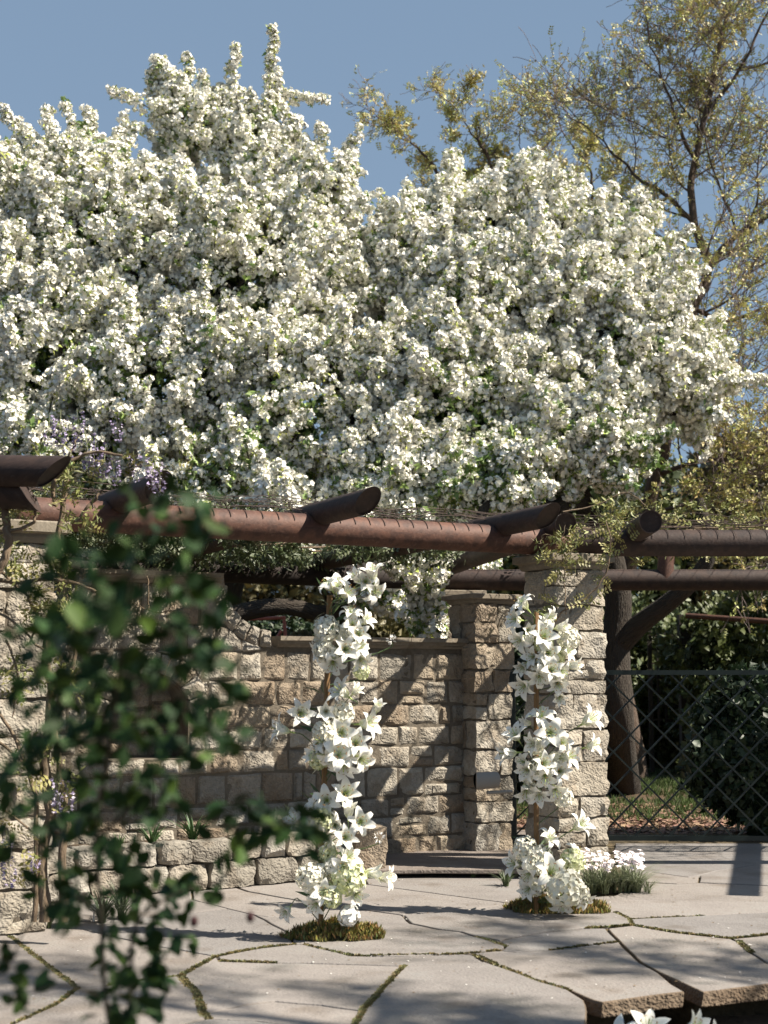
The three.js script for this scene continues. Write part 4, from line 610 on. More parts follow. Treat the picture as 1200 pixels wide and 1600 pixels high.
wisteria('twisting wisteria vine with purple racemes on the left pier', [
  S([[72, 1440], [66, 1340], [78, 1270], [70, 1180], [80, 1090], [72, 1010], [96, 940], [90, 860], [98, 790], [104, 730]], 7.12, 0.03, 0.014),
  S([[100, 1440], [98, 1340], [104, 1280], [92, 1200], [88, 1120], [110, 1050], [128, 960]], 7.1, 0.022, 0.01),
  S([[54, 1440], [58, 1320], [50, 1220], [20, 1150], [-20, 1080]], 7.1, 0.014, 0.007),
  S([[-10, 900], [10, 870], [12, 830], [4, 790], [-20, 760]], 6.8, 0.022, 0.016),
  S([[10, 830], [40, 824], [56, 808], [52, 790]], 6.8, 0.01, 0.006),
  S([[-10, 905], [30, 910], [70, 905], [120, 912], [150, 925]], 7.0, 0.012, 0.006),
  S([[-10, 880], [20, 910], [48, 940], [60, 975], [40, 1010]], 7.02, 0.009, 0.005),
  S([[86, 790], [84, 760], [95, 735], [120, 715], [150, 706], [190, 712]], 6.9, 0.012, 0.006),
  S([[98, 740], [112, 705], [122, 682]], 6.9, 0.007, 0.003),
  S([[120, 815], [140, 790], [160, 766]], 6.9, 0.009, 0.006),
  S([[0, 1160], [40, 1195], [75, 1240]], 7.05, 0.008, 0.004), S([[0, 1262], [40, 1290], [75, 1330]], 7.0, 0.006, 0.004),
  S([[105, 880], [104, 920], [102, 960]], 7.1, 0.006, 0.004), S([[230, 900], [233, 930], [232, 950], [245, 957], [272, 956], [270, 1010], [252, 1075]], 8.6, 0.006, 0.002), S([[156, 934], [190, 925], [212, 895]], 8.6, 0.006, 0.003), S([[158, 915], [200, 938], [235, 955]], 8.6, 0.004, 0.002),
  S([[-20, 950], [20, 970], [60, 1010], [100, 1030]], 7.05, 0.008, 0.004), S([[10, 1000], [30, 1060], [20, 1120]], 7.05, 0.007, 0.003),
], [[25, 800, 35, 18, 6.85, 26], [20, 870, 28, 26, 7.0, 24], [85, 910, 32, 50, 7.05, 46], [70, 960, 40, 30, 7.05, 34], [30, 1060, 30, 40, 7.05, 26], [110, 1060, 35, 40, 7.0, 24], [60, 1190, 35, 50, 7.0, 26], [90, 760, 40, 30, 6.95, 34], [130, 815, 30, 25, 6.95, 20], [25, 1330, 35, 50, 7.0, 16], [120, 720, 60, 20, 6.9, 14], [225, 720, 50, 14, 7.0, 8], [60, 880, 40, 20, 7.0, 14], [100, 1240, 25, 40, 7.0, 12]],
  [[95, 640, 7.0, 1.1], [78, 645, 7.0, 1.0], [108, 660, 7.0, 1.1], [132, 672, 6.95, 1.2], [150, 680, 6.95, 1.2], [165, 694, 6.95, 1.1], [172, 705, 6.95, 1.0], [208, 705, 7.0, 0.9], [245, 702, 7.0, 1.2], [250, 715, 7.0, 1.2], [240, 708, 7.0, 1.0], [95, 1208, 6.95, 1.1], [104, 1222, 6.95, 1.1], [15, 1325, 6.95, 1.1], [55, 1322, 6.95, 0.8], [182, 650, 7.0, 0.8], [10, 1298, 6.95, 0.9], [120, 640, 7.0, 0.9]], 71);
wisteria('thin wisteria vine with fresh leaves trailing over the pale pier', [
  S([[862, 980], [880, 955], [905, 942], [935, 915], [950, 885], [955, 850], [948, 815]], 9.05, 0.007, 0.004), S([[885, 960], [882, 900], [878, 850], [884, 820]], 9.05, 0.004, 0.002), S([[880, 800], [930, 790], [980, 770], [1010, 790]], 9.3, 0.006, 0.003), S([[845, 850], [850, 835], [870, 840]], 9.0, 0.003, 0.002),
], [[880, 865, 22, 40, 9.0, 34, 0.08], [890, 840, 26, 20, 9.05, 22, 0.08], [845, 860, 14, 14, 9.0, 8, 0.05], [960, 830, 30, 30, 9.2, 30, 0.1], [955, 800, 45, 18, 9.4, 34, 0.2], [940, 880, 14, 30, 9.1, 14, 0.06], [1020, 790, 60, 16, 9.9, 26, 0.5], [1110, 800, 90, 16, 10.3, 46, 0.7], [858, 945, 12, 14, 9.1, 8, 0.04], [920, 935, 22, 10, 9.05, 8, 0.04], [1000, 870, 20, 10, 10, 8, 0.2], [1190, 850, 20, 12, 10, 8]], [], 72);
{ // roof of leaves over the right bay, which dapples the wall
  const o = thing('climbing_vine', 'leafy vine lying on the mesh above the right pergola bay', 'vine', V(2.5, 2.3, -10.6)), r = rng(73), mats = [[], []], cols = [[], []], b = new MB();
  for (let k = 0; k < 800; k++) { const x = 1.2 + r() * 3.4, z = -9.7 - r() * 2.3; if (noise(x * 1.1, z * 1.1, 5) < -0.02) continue; const v = r() < 0.5 ? 0 : 1, w = 0.7 + r() * 0.6, d = randDir(r); d.y *= 0.4; mats[v].push(mat4(V(x - 2.5, r() * 0.12 - 0.02, z + 10.6), d.normalize(), r() * 6.28, 0.7 + r() * 0.7)); cols[v].push(C(w, w, w)); }
  for (let k = 0; k < 9; k++) { const z = -9.7 - r() * 2.2, pts = []; for (let q = 0; q <= 8; q++) pts.push(V(-1.4 + q * 0.42, 0.02 + noise(q, k, 3) * 0.06, z + 10.6 + noise(q * 0.6, k, 8) * 0.35)); b.tube(pts, 0.007, 5); }
  part('stem', b.geo(), M.vine, o); wistG.forEach((g, k) => scatter('foliage', g, M.leaf, mats[k], cols[k], o));
  const o2 = thing('climbing_vine', 'leafy vine lying on the mesh above the left pergola bay', 'vine', V(-1, 2.25, -9.8)), b2 = new MB(), m2 = [[], []], c2 = [[], []];
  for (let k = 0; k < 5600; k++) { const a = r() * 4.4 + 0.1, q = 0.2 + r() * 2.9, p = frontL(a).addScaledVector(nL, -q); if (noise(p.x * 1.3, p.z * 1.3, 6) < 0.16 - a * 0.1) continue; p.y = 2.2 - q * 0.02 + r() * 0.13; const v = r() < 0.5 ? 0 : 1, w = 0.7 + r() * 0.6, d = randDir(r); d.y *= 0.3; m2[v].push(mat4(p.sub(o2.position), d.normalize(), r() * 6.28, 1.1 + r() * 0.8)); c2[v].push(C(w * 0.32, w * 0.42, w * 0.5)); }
  for (let k = 0; k < 10; k++) { const q0 = 0.4 + r() * 2.5, pts = []; for (let q = 0; q <= 8; q++) pts.push(frontL(q * 0.46).addScaledVector(nL, -q0 - noise(q * 0.6, k, 8) * 0.35).setY(2.29 + noise(q, k, 3) * 0.05).sub(o2.position)); b2.tube(pts, 0.008, 5); }
  part('stem', b2.geo(), M.vine, o2); wistG.forEach((g, k) => scatter('foliage', g, M.leaf, m2[k], c2[k], o2));
}

// ------------------------------------------------------------------ small plants
function bladeTuft(n, len, wid, tone, seed, lean = 0.7) { const b = new MB(), r = rng(seed); for (let k = 0; k < n; k++) { const a = r() * 6.28, q = 0.2 + r() * lean, L = len * (0.6 + r() * 0.5), w = 0.75 + r() * 0.5, col = C(tone[0] * w, tone[1] * w, tone[2] * w), d = V(Math.cos(a), 0, Math.sin(a)), s = V(-Math.sin(a), 0, Math.cos(a)), o = d.clone().multiplyScalar(r() * 0.02), n0 = V(-Math.cos(a) * 0.6, 0.8, -Math.sin(a) * 0.6); let pr; for (let i = 0; i <= 5; i++) { const t = i / 5, p = o.clone().addScaledVector(d, L * q * t * t * 1.1).add(V(0, L * t * (1 - 0.3 * q * t), 0)), hw = wid * Math.sin(Math.PI * (0.25 + t * 0.74)); const ids = [b.v(p.clone().addScaledVector(s, hw), n0, 0, t, col), b.v(p.clone().addScaledVector(s, -hw), n0, 1, t, col)]; if (pr) { b.tri(pr[0], pr[1], ids[0]); b.tri(pr[1], ids[1], ids[0]); } pr = ids; } } return b.geo(true); }
const tuft = (name, label, p, n, len, wid, tone, seed, lean) => { const o = thing(name, label, 'plant', p, 0, { strappy_plant: 'strappy plants in the planter', grass_clump: 'grassy clumps at the edges of the paving', weed: 'weeds by the step' }[name]); part('leaf_blades', bladeTuft(n, len, wid, tone, seed, lean), M.leaf, o, 'stuff'); return o; };
const inBed = (x) => { const d = dirOf(x, 1300), k = d.x / -d.z, D0 = 9.467 + 0.3, D = D0 / (1 - k * Math.tan(TURN)); return V(k * D, 0.24, -D); };
tuft('strappy_plant', 'larger green strappy clump growing in the planter, right of its neighbour', inBed(302), 46, 0.22, 0.008, [0.07, 0.15, 0.045], 81);
tuft('strappy_plant', 'smaller green strappy clump growing in the planter', inBed(238), 30, 0.18, 0.008, [0.08, 0.16, 0.05], 82);
tuft('strappy_plant', 'sparse seedling clump at the dim left end of the planter', inBed(188), 12, 0.12, 0.007, [0.08, 0.14, 0.04], 83);
tuft('strappy_plant', 'grassy clump in the planter behind the left pillar', inBed(425), 26, 0.22, 0.006, [0.06, 0.12, 0.035], 84);
tuft('strappy_plant', 'grassy clump in the planter beside the dark stone block', inBed(470), 24, 0.26, 0.006, [0.07, 0.12, 0.04], 85);
tuft('grass_clump', 'wispy grass at the far left foot of the wisteria', G(25, 1452), 120, 0.2, 0.004, [0.13, 0.16, 0.06], 86, 1.1);
tuft('grass_clump', 'wispy grass under the wisteria trunk', G(75, 1450), 90, 0.17, 0.004, [0.12, 0.15, 0.055], 87, 1.1);
tuft('grass_clump', 'dark arching leaves beside the white plant label', G(160, 1442), 60, 0.2, 0.006, [0.06, 0.1, 0.04], 88, 1.0);
tuft('grass_clump', 'dark arching leaves right of the plant label', G(190, 1436), 50, 0.22, 0.005, [0.07, 0.11, 0.045], 89, 1.0);
tuft('weed', 'small weed at the foot of the low wall', G(704, 1318, STEP), 26, 0.12, 0.005, [0.06, 0.13, 0.04], 90);
tuft('weed', 'tiny weed in front of the stone step', G(738, 1372), 8, 0.05, 0.003, [0.1, 0.16, 0.05], 91);
{
  const p = G(146, 1440), o = thing('plant_label', 'small white plant label on a stake by the wisteria', 'plant label', p), w = std({ color: C(0.75, 0.75, 0.75), roughness: 0.5 });
  part('stake', new MB().tube([V(0, -0.02, 0), V(0, 0.06, -0.01)], 0.004, 6).geo(), w, o); const cv = document.createElement('canvas'); cv.width = 128; cv.height = 96; const x = cv.getContext('2d'); x.fillStyle = '#d8d8da'; x.fillRect(0, 0, 128, 96); x.fillStyle = '#777'; for (const [a, b, c] of [[22, 24, 80], [30, 42, 60], [26, 58, 70]]) x.fillRect(a, b, c, 5); const tx = new THREE.CanvasTexture(cv); tx.colorSpace = THREE.SRGBColorSpace; const g = new THREE.BoxGeometry(0.046, 0.034, 0.003); g.rotateX(-0.5); g.translate(0, 0.072, -0.006); part('plate', g, std({ map: tx, roughness: 0.5 }), o);
}
{ // phlox at the pale pier
  const p = G(968, 1392), o = thing('phlox_clump', 'low clump of pale pink flowers with thin grey-green leaves at the pier foot', 'plant', p), r = rng(93), fl = new MB();
  const gs = []; for (let k = 0; k < 36; k++) { const g = bladeTuft(30, 0.19, 0.0026, [0.24, 0.28, 0.15], 940 + k, 1.3); const gs2 = 0.5 + r() * 0.75; g.scale(gs2, gs2, gs2); g.translate((r() - 0.55) * 0.36, 0, (r() - 0.4) * 0.2); gs.push(g); } part('leaf_blades', mergeGeometries(gs), M.leaf, o, 'stuff');
  for (let k = 0; k < 95; k++) { const c = V((r() - 0.62) * 0.36, 0.13 + r() * 0.11, (r() - 0.45) * 0.2), f = V((r() - 0.3), 0.8 + r(), r() + 0.1).normalize(), a = randDir(r).cross(f).normalize(), e = f.clone().cross(a), R = 0.017 + r() * 0.008, w = 0.85 + r() * 0.15, col = C(0.93 * w, 0.83 * w, 0.84 * w); for (let q = 0; q < 5; q++) { const t = q / 5 * 6.283; leafInto(fl, c, a.clone().multiplyScalar(Math.cos(t)).addScaledVector(e, Math.sin(t)).addScaledVector(f, 0.15).normalize(), f, R, R * 0.34, col, 0.2); } }
  part('flower', fl.geo(), M.petal, o, 'stuff');
  tuft('grass_clump', 'small tuft of weeds left of the right floral pillar base', G(790, 1385), 44, 0.12, 0.004, [0.08, 0.12, 0.04], 96, 1.0);
}
{ // fallen petals and bits on the paving
  const o = thing('debris', 'scattered fallen petals and small dry bits on the paving', 'debris'), r = rng(98), b = new MB(), b2 = new MB(), m = [], m2 = []; o.userData.kind = 'stuff'; leafInto(b, V(0, 0.002, 0), V(1, 0.08, 0).normalize(), UP, 0.014, 0.005, C(0.2, 0.14, 0.08)); leafInto(b2, V(0, 0.002, 0), V(1, 0.1, 0).normalize(), UP, 0.012, 0.005, C(0.85, 0.82, 0.76));
  for (let k = 0; k < 420; k++) { const p = G(-50 + r() * 1300, 1362 + Math.pow(r(), 1.3) * 200), s = 0.5 + r() * 0.9, near = Math.min(Math.hypot(p.x + 0.2, p.z + 7.0), Math.hypot(p.x - 0.95, p.z + 7.6)); (r() < (near < 0.5 ? 0.7 : 0.2) ? m2 : m).push(mat4(p, UP, r() * 6.28, s)); }
  scatter('bit', b.geo(), M.leafSolid, m, null, o); scatter('petal', b2.geo(), M.leafSolid, m2, null, o);
}
{ // moss in the wide joints
  const o = thing('moss', 'green moss growing along the paving joints', 'moss'), r = rng(97), g = new MB(); o.userData.kind = 'stuff'; for (let k = 0; k < 6; k++) leafInto(g, V((r() - 0.5) * 0.014, 0, (r() - 0.5) * 0.014), V(r() - 0.5, 0.9, r() - 0.5).normalize(), randDir(r), 0.011, 0.0045, C(0.15, 0.14, 0.055));
  const m = [], c = []; const run = (q, n, wd) => { for (let k = 0; k < q.length - 1; k++) { const a = G(...q[k]), b = G(...q[k + 1]), cnt = Math.round(a.distanceTo(b) * n); for (let i = 0; i < cnt; i++) { const p = a.clone().lerp(b, r()); p.x += noise(p.x * 5, p.z * 5, 9) * 0.006 + (r() - 0.5) * wd; p.z += noise(p.x * 5 + 40, p.z * 5, 9) * 0.007 + (r() - 0.5) * wd; p.y = -0.008 + r() * 0.006; const s = 0.55 + r() * 0.8; m.push(mat4(p, UP, r() * 6, 0.6 + r() * 0.8)); c.push(C(s * (0.8 + r() * 0.5), s, s)); } } };
  run([[631, 1509], [568, 1579], [540, 1625]], 675, 0.013); run([[280, 1525], [307, 1551], [317, 1583], [325, 1591]], 975, 0.021); run([[165, 1540], [245, 1528], [280, 1525], [337, 1494], [406, 1481], [460, 1475]], 375, 0.010); run([[345, 1501], [430, 1504]], 375, 0.008); run([[121, 1544], [16, 1464]], 375, 0.012); run([[121, 1544], [85, 1571], [16, 1602]], 375, 0.012);
  run([[962, 1426], [985, 1436], [988, 1445], [1058, 1457], [1143, 1466], [1200, 1460]], 450, 0.012); run([[985, 1436], [1100, 1431]], 225, 0.007); run([[917, 1450], [988, 1445]], 300, 0.008); run([[1153, 1470], [1174, 1487]], 525, 0.018); run([[740, 1491], [800, 1517], [848, 1535], [890, 1547]], 315, 0.009); run([[475, 1475], [550, 1493], [722, 1490], [782, 1485]], 195, 0.007); run([[860, 1484], [966, 1471]], 195, 0.007); run([[743, 1463], [790, 1478]], 225, 0.008);
  scatter('tuft', g.geo(), M.leafSolid, m, c, o);
}

// ------------------------------------------------------------------ floral pillars
function petalGeo(recurve, wid, seed, len = 0.108) {
  const r = rng(seed), b = new MB(), T = 8, Sx = 4; let x = 0.005, y = 0, th = 0.2 + r() * 0.08, rows = []; const wv = r() * 6;
  for (let i = 0; i <= T; i++) { const t = i / T, w = wid * Math.pow(Math.max(0, Math.sin(Math.PI * (0.07 + 0.93 * Math.pow(t, 0.85)))), 0.8) + 0.0008, nx = -Math.cos(th), ny = Math.sin(th), row = []; for (let k = 0; k <= Sx; k++) { const s = k / Sx * 2 - 1, lift = w * (0.32 * s * s - 0.1 * Math.exp(-s * s * 20)) * (1 - 0.5 * t) + Math.sin(t * 9 + wv + s * 3) * 0.0018 * Math.abs(s), g = clamp(1 - t * 3.2, 0, 1), mid = Math.exp(-s * s * 10) * clamp(0.8 - t, 0, 1) * 0.35; const q = Math.max(g, mid); row.push(b.v(V(x + nx * lift, y + ny * lift, s * w), V(nx, ny, 0), s, t, C(lerp(0.88, 0.69, q), lerp(0.868, 0.73, q), lerp(0.8, 0.43, q)))); } rows.push(row); th = 0.2 + recurve * Math.pow((i + 1) / T, 2); x += Math.sin(th) * len / T; y += Math.cos(th) * len / T; }
  for (let i = 0; i < T; i++) for (let k = 0; k < Sx; k++) { b.tri(rows[i][k], rows[i][k + 1], rows[i + 1][k]); b.tri(rows[i + 1][k], rows[i][k + 1], rows[i + 1][k + 1]); }
  return b.geo(true);
}
const petalSets = { o: [petalGeo(1.45, 0.026, 1), petalGeo(1.7, 0.019, 2), petalGeo(1.3, 0.025, 3)], r: [petalGeo(2.5, 0.024, 4), petalGeo(2.9, 0.018, 5), petalGeo(2.2, 0.024, 6)], t: [petalGeo(0.75, 0.026, 7), petalGeo(0.95, 0.02, 8), petalGeo(0.65, 0.025, 9)], b: [petalGeo(0.12, 0.014, 10), petalGeo(0.05, 0.012, 11), petalGeo(0.2, 0.014, 12)] };
const heartG = (() => { const b = new MB(), gr = C(0.4, 0.5, 0.16), an = C(0.33, 0.16, 0.05); for (let k = 0; k < 6; k++) { const a = k * 1.0472 + 0.5, d = V(Math.cos(a), 0, Math.sin(a)), tip = V(0, 0.075, 0).addScaledVector(d, 0.024); b.tube([V(0, 0.012, 0), V(0, 0.045, 0).addScaledVector(d, 0.008), tip], [0.0012, 0.001, 0.0008], 3, gr); const s = V(-d.z, 0, d.x); b.tube([tip.clone().addScaledVector(s, -0.007), tip.clone().add(V(0, 0.001, 0)), tip.clone().addScaledVector(s, 0.007)], [0.0008, 0.0018, 0.0008], 4, an); } b.tube([V(0, 0.01, 0), V(0, 0.05, 0), V(0.003, 0.085, 0)], [0.0018, 0.0014, 0.0022], 4, gr); b.tube([V(0, -0.03, 0), V(0, 0.012, 0), V(0, 0.03, 0)], [0.0025, 0.0065, 0.003], 5, gr); return b.geo(); })();
function lily(parent, off, p, f, type, s, r) {
  const m = part('lily', heartG, M.petal, parent); m.position.copy(p).sub(off); m.quaternion.setFromUnitVectors(UP, f.normalize()).multiply(new THREE.Quaternion().setFromAxisAngle(UP, r() * 6.28)); m.scale.setScalar(s);
  for (let k = 0; k < 6; k++) { const g = petalSets[type][k % 2 ? 1 : Math.floor(r() * 2) * 2], q = part('petal', g, M.petal, m); q.rotation.y = k * Math.PI / 3 + (r() - 0.5) * 0.18; q.scale.set(1, 1, 0.92 + r() * 0.16); if (k % 2) q.position.y = -0.001; q.rotation.z = (r() - 0.5) * 0.16; }
}
function hydrangeaGeo(seed, R, n, tone) { const b = new MB(), r = rng(seed); for (let k = 0; k < n; k++) { const y = 1 - 2 * (k + 0.5) / n, a = k * 2.39996, q = Math.sqrt(1 - y * y), d = V(Math.cos(a) * q, y, Math.sin(a) * q).add(randDir(r).multiplyScalar(0.12)).normalize(), c = d.clone().multiplyScalar(R * (0.88 + r() * 0.18)), f = d.clone().add(randDir(r).multiplyScalar(0.5)).normalize(), u = randDir(r).cross(f).normalize(), e = f.clone().cross(u), w = 0.88 + r() * 0.16, col = C(tone[0] * w, tone[1] * w, tone[2] * w * (0.92 + r() * 0.08)); for (let j = 0; j < 4; j++) { const t = j * 1.5708 + r() * 0.2, dd = u.clone().multiplyScalar(Math.cos(t)).addScaledVector(e, Math.sin(t)).addScaledVector(f, 0.25).normalize(); leafInto(b, c, dd, f, 0.0135, 0.007, col, 0.25, 0.1); } } return b.geo(); }
const hydG = [hydrangeaGeo(1, 0.058, 130, [0.84, 0.82, 0.73]), hydrangeaGeo(2, 0.055, 120, [0.74, 0.77, 0.5]), hydrangeaGeo(3, 0.056, 125, [0.85, 0.83, 0.75])];
const peonyG = (() => { const b = new MB(), r = rng(9); for (let k = 0; k < 48; k++) { const y = 1 - 2 * (k + 0.5) / 48, a = k * 2.39996, q = Math.sqrt(1 - y * y), d = V(Math.cos(a) * q, y, Math.sin(a) * q), R = 0.03 + 0.022 * r(), up = V(r() - 0.5, 1, r() - 0.5).normalize(), t = up.clone().sub(d.clone().multiplyScalar(up.dot(d))).normalize(), w = 0.9 + r() * 0.1; leafInto(b, d.clone().multiplyScalar(R).addScaledVector(t, -0.015), t.addScaledVector(d, 0.3).normalize(), d, 0.036, 0.018, C(0.87 * w, 0.86 * w, 0.81 * w), -0.35, 0.35); } return b.geo(); })();
const nerineG = (() => { const b = new MB(), r = rng(19); for (let k = 0; k < 34; k++) { const d = randDir(r), c = d.clone().multiplyScalar(0.02); leafInto(b, c, d, randDir(r), 0.024, 0.0035, C(0.86, 0.85, 0.82), 0.2, 0.4); } return b.geo(); })();
const lanceG = (() => { const b = new MB(); leafInto(b, V(0, 0, 0), UP, V(0, 0, 1), 0.1, 0.011, C(0.05, 0.1, 0.025), 0.3, 0.2); return b.geo(); })();
function mossGeo(w, d, h, seed) { const b = new MB(), r = rng(seed); const H = (x, z) => { const q = Math.hypot(x / w, z / d); return q > 1 ? 0 : h * Math.pow(1 - q * q, 0.6) * (0.75 + 0.6 * noise(x * 14, z * 14, seed)); }; const n = 26, ids = []; for (let j = 0; j <= n; j++) for (let i = 0; i <= n; i++) { const a = i / n * 6.2832, q = j / n * (1 + 0.5 * noise(Math.cos(a) * 1.6, Math.sin(a) * 1.6, seed) * (j / n)), x = Math.cos(a) * w * q, z = Math.sin(a) * d * q; ids.push(b.v(V(x, j === n ? -0.005 : H(x, z) * 0.85, z), UP, x, z, C(0.05, 0.045, 0.015))); } for (let j = 0; j < n; j++) for (let i = 0; i < n; i++) { const a = j * (n + 1) + i; b.tri(ids[a], ids[a + 1], ids[a + n + 1]); b.tri(ids[a + 1], ids[a + n + 2], ids[a + n + 1]); } for (let k = 0; k < 2600; k++) { const a = r() * 6.28, q = Math.sqrt(r()) * (1 + 0.5 * noise(Math.cos(a) * 1.6, Math.sin(a) * 1.6, seed)) * 1.04, x = Math.cos(a) * w * q, z = Math.sin(a) * d * q, o = r(), t = 0.6 + r() * 0.8, col = o < 0.55 ? C(0.17 * t, 0.15 * t, 0.035 * t) : o < 0.85 ? C(0.23 * t, 0.13 * t, 0.045 * t) : C(0.09 * t, 0.12 * t, 0.03 * t); leafInto(b, V(x, Math.max(0, H(x, z) * 0.85 - 0.004), z), V(r() - 0.5, 0.9, r() - 0.5).normalize(), randDir(r), 0.02 + r() * 0.024, 0.005, col); } return b.geo(); }
const frontOf = { l: V(-0.75, 0.15, 0.6), r: V(0.75, 0.1, 0.6), u: V(0.05, 0.85, 0.45), d: V(0.1, -0.5, 0.8), f: V(0.1, 0.2, 0.95), ul: V(-0.6, 0.65, 0.45), ur: V(0.6, 0.6, 0.5), dl: V(-0.6, -0.4, 0.65), dr: V(0.6, -0.4, 0.65), R: V(0.95, -0.05, 0.2), L: V(-0.95, 0.05, 0.25), U: V(0, 0.98, 0.15) };
function pillar(label, bx, by, topY, lean, moss, lilies, balls, stems, seed) {
  const base = G(bx, by), D = -base.z, t = thing('floral_pillar', label, 'floral pillar', base, 0, 'standing floral pillars'), off = base, r = rng(seed);
  const tp = P(topY[0], topY[1], D).sub(off), b = new MB(); b.tube([V(0, -0.01, 0), tp.clone().multiplyScalar(0.5), tp], 0.0145, 4, undefined, true); part('pole', b.geo(true), M.wood, t);
  const mo = part('moss_base', mossGeo(moss[0], moss[1], moss[2], seed), M.leafSolid, t); mo.position.copy(G(moss[3], moss[4]).sub(off));
  const poleAt = (y) => tp.clone().multiplyScalar(clamp(y / tp.y, 0.02, 1)).add(off), st = new MB(), gcol = C(0.1, 0.17, 0.045);
  const stemTo = (p, f, drop) => { const y = Math.max(0.06, p.y - (drop ?? (0.06 + r() * 0.1))), a = poleAt(y); st.tube(spline([a.sub(off), p.clone().addScaledVector(f, -0.07).sub(off), p.clone().addScaledVector(f, -0.02).sub(off)], 6), [0.003, 0.003, 0.0028, 0.0028, 0.0026, 0.0025, 0.0025], 5, gcol); };
  for (const [x, y, dir, type, s = 1, dz] of lilies) { const f = frontOf[dir].clone().add(randDir(r).multiplyScalar(0.18)).normalize(), p = P(x, y, D - (dz ?? (0.03 + r() * 0.09))); p.addScaledVector(f, -0.045 * s); lily(t, off, p, f, type, s * (0.92 + r() * 0.22), r); stemTo(p, f); }
  for (const [x, y, rad, kind, dz = 0.03] of balls) { const p = P(x, y, D - dz), g = kind === 'p' ? peonyG : kind === 'n' ? nerineG : hydG[kind], m = part(kind === 'p' ? 'peony' : kind === 'n' ? 'spider_flower' : 'hydrangea', g, M.petal, t); m.position.copy(p).sub(off); m.rotation.set(r() * 6, r() * 6, r() * 6); m.scale.setScalar(rad * D / F / 0.058); stemTo(p, V(0, 0.5, 0.5)); }
  const fill = [];
  for (const [y0, y1, n] of stems) for (let k = 0; k < n * 0.22; k++) {          // smaller blooms packed between the large ones
    const c = poleAt(P(bx, lerp(y0 + 18, y1 - 22, r()), D).y), a = r() * 6.28, f = V(Math.cos(a), (r() - 0.35) * 1.1, Math.abs(Math.sin(a)) * 0.9 + 0.15).normalize(), q = new THREE.Quaternion().setFromUnitVectors(UP, f), set = petalSets[['o', 'r', 't'][Math.floor(r() * 3)]], R = 0.035 + r() * 0.05, sc = 0.65 + r() * 0.3, o = c.clone().addScaledVector(f, R * 0.7).sub(off);
    for (let j = 0; j < 6; j++) { const mx = new THREE.Matrix4().compose(o, q.clone().multiply(new THREE.Quaternion().setFromAxisAngle(UP, j * 1.0472 + a)), V(sc, sc, sc)); fill.push(set[j % 2 ? 1 : 0].clone().applyMatrix4(mx)); }
  }
  part('petals', mergeGeometries(fill), M.petal, t, 'stuff');
  for (const [y0, y1, n] of stems) for (let k = 0; k < 2; k++) { const c = poleAt(P(bx, lerp(y0 + 30, y1 - 30, (k + r()) / 2), D).y), m = part('hydrangea', hydG[Math.floor(r() * 3)], M.petal, t); m.position.copy(c).add(V((r() - 0.5) * 0.08, 0, 0.045 + r() * 0.03)).sub(off); m.rotation.set(r() * 6, r() * 6, r() * 6); m.scale.setScalar(0.75 + r() * 0.35); }
  for (const [y0, y1, n] of stems) for (let k = 0; k < n; k++) { const y = lerp(y0, y1, r()), c = poleAt(P(bx, y, D).y), d = randDir(r); d.y = d.y * 0.5 + 0.2; d.normalize(); const m = part('leaf', lanceG, M.leaf, t); m.position.copy(c.addScaledVector(d, 0.03)).sub(off); m.quaternion.setFromUnitVectors(UP, d); m.rotateY(r() * 6); m.scale.setScalar(0.7 + r() * 0.5); }
  part('stems', st.geo(), M.leaf, t);
}
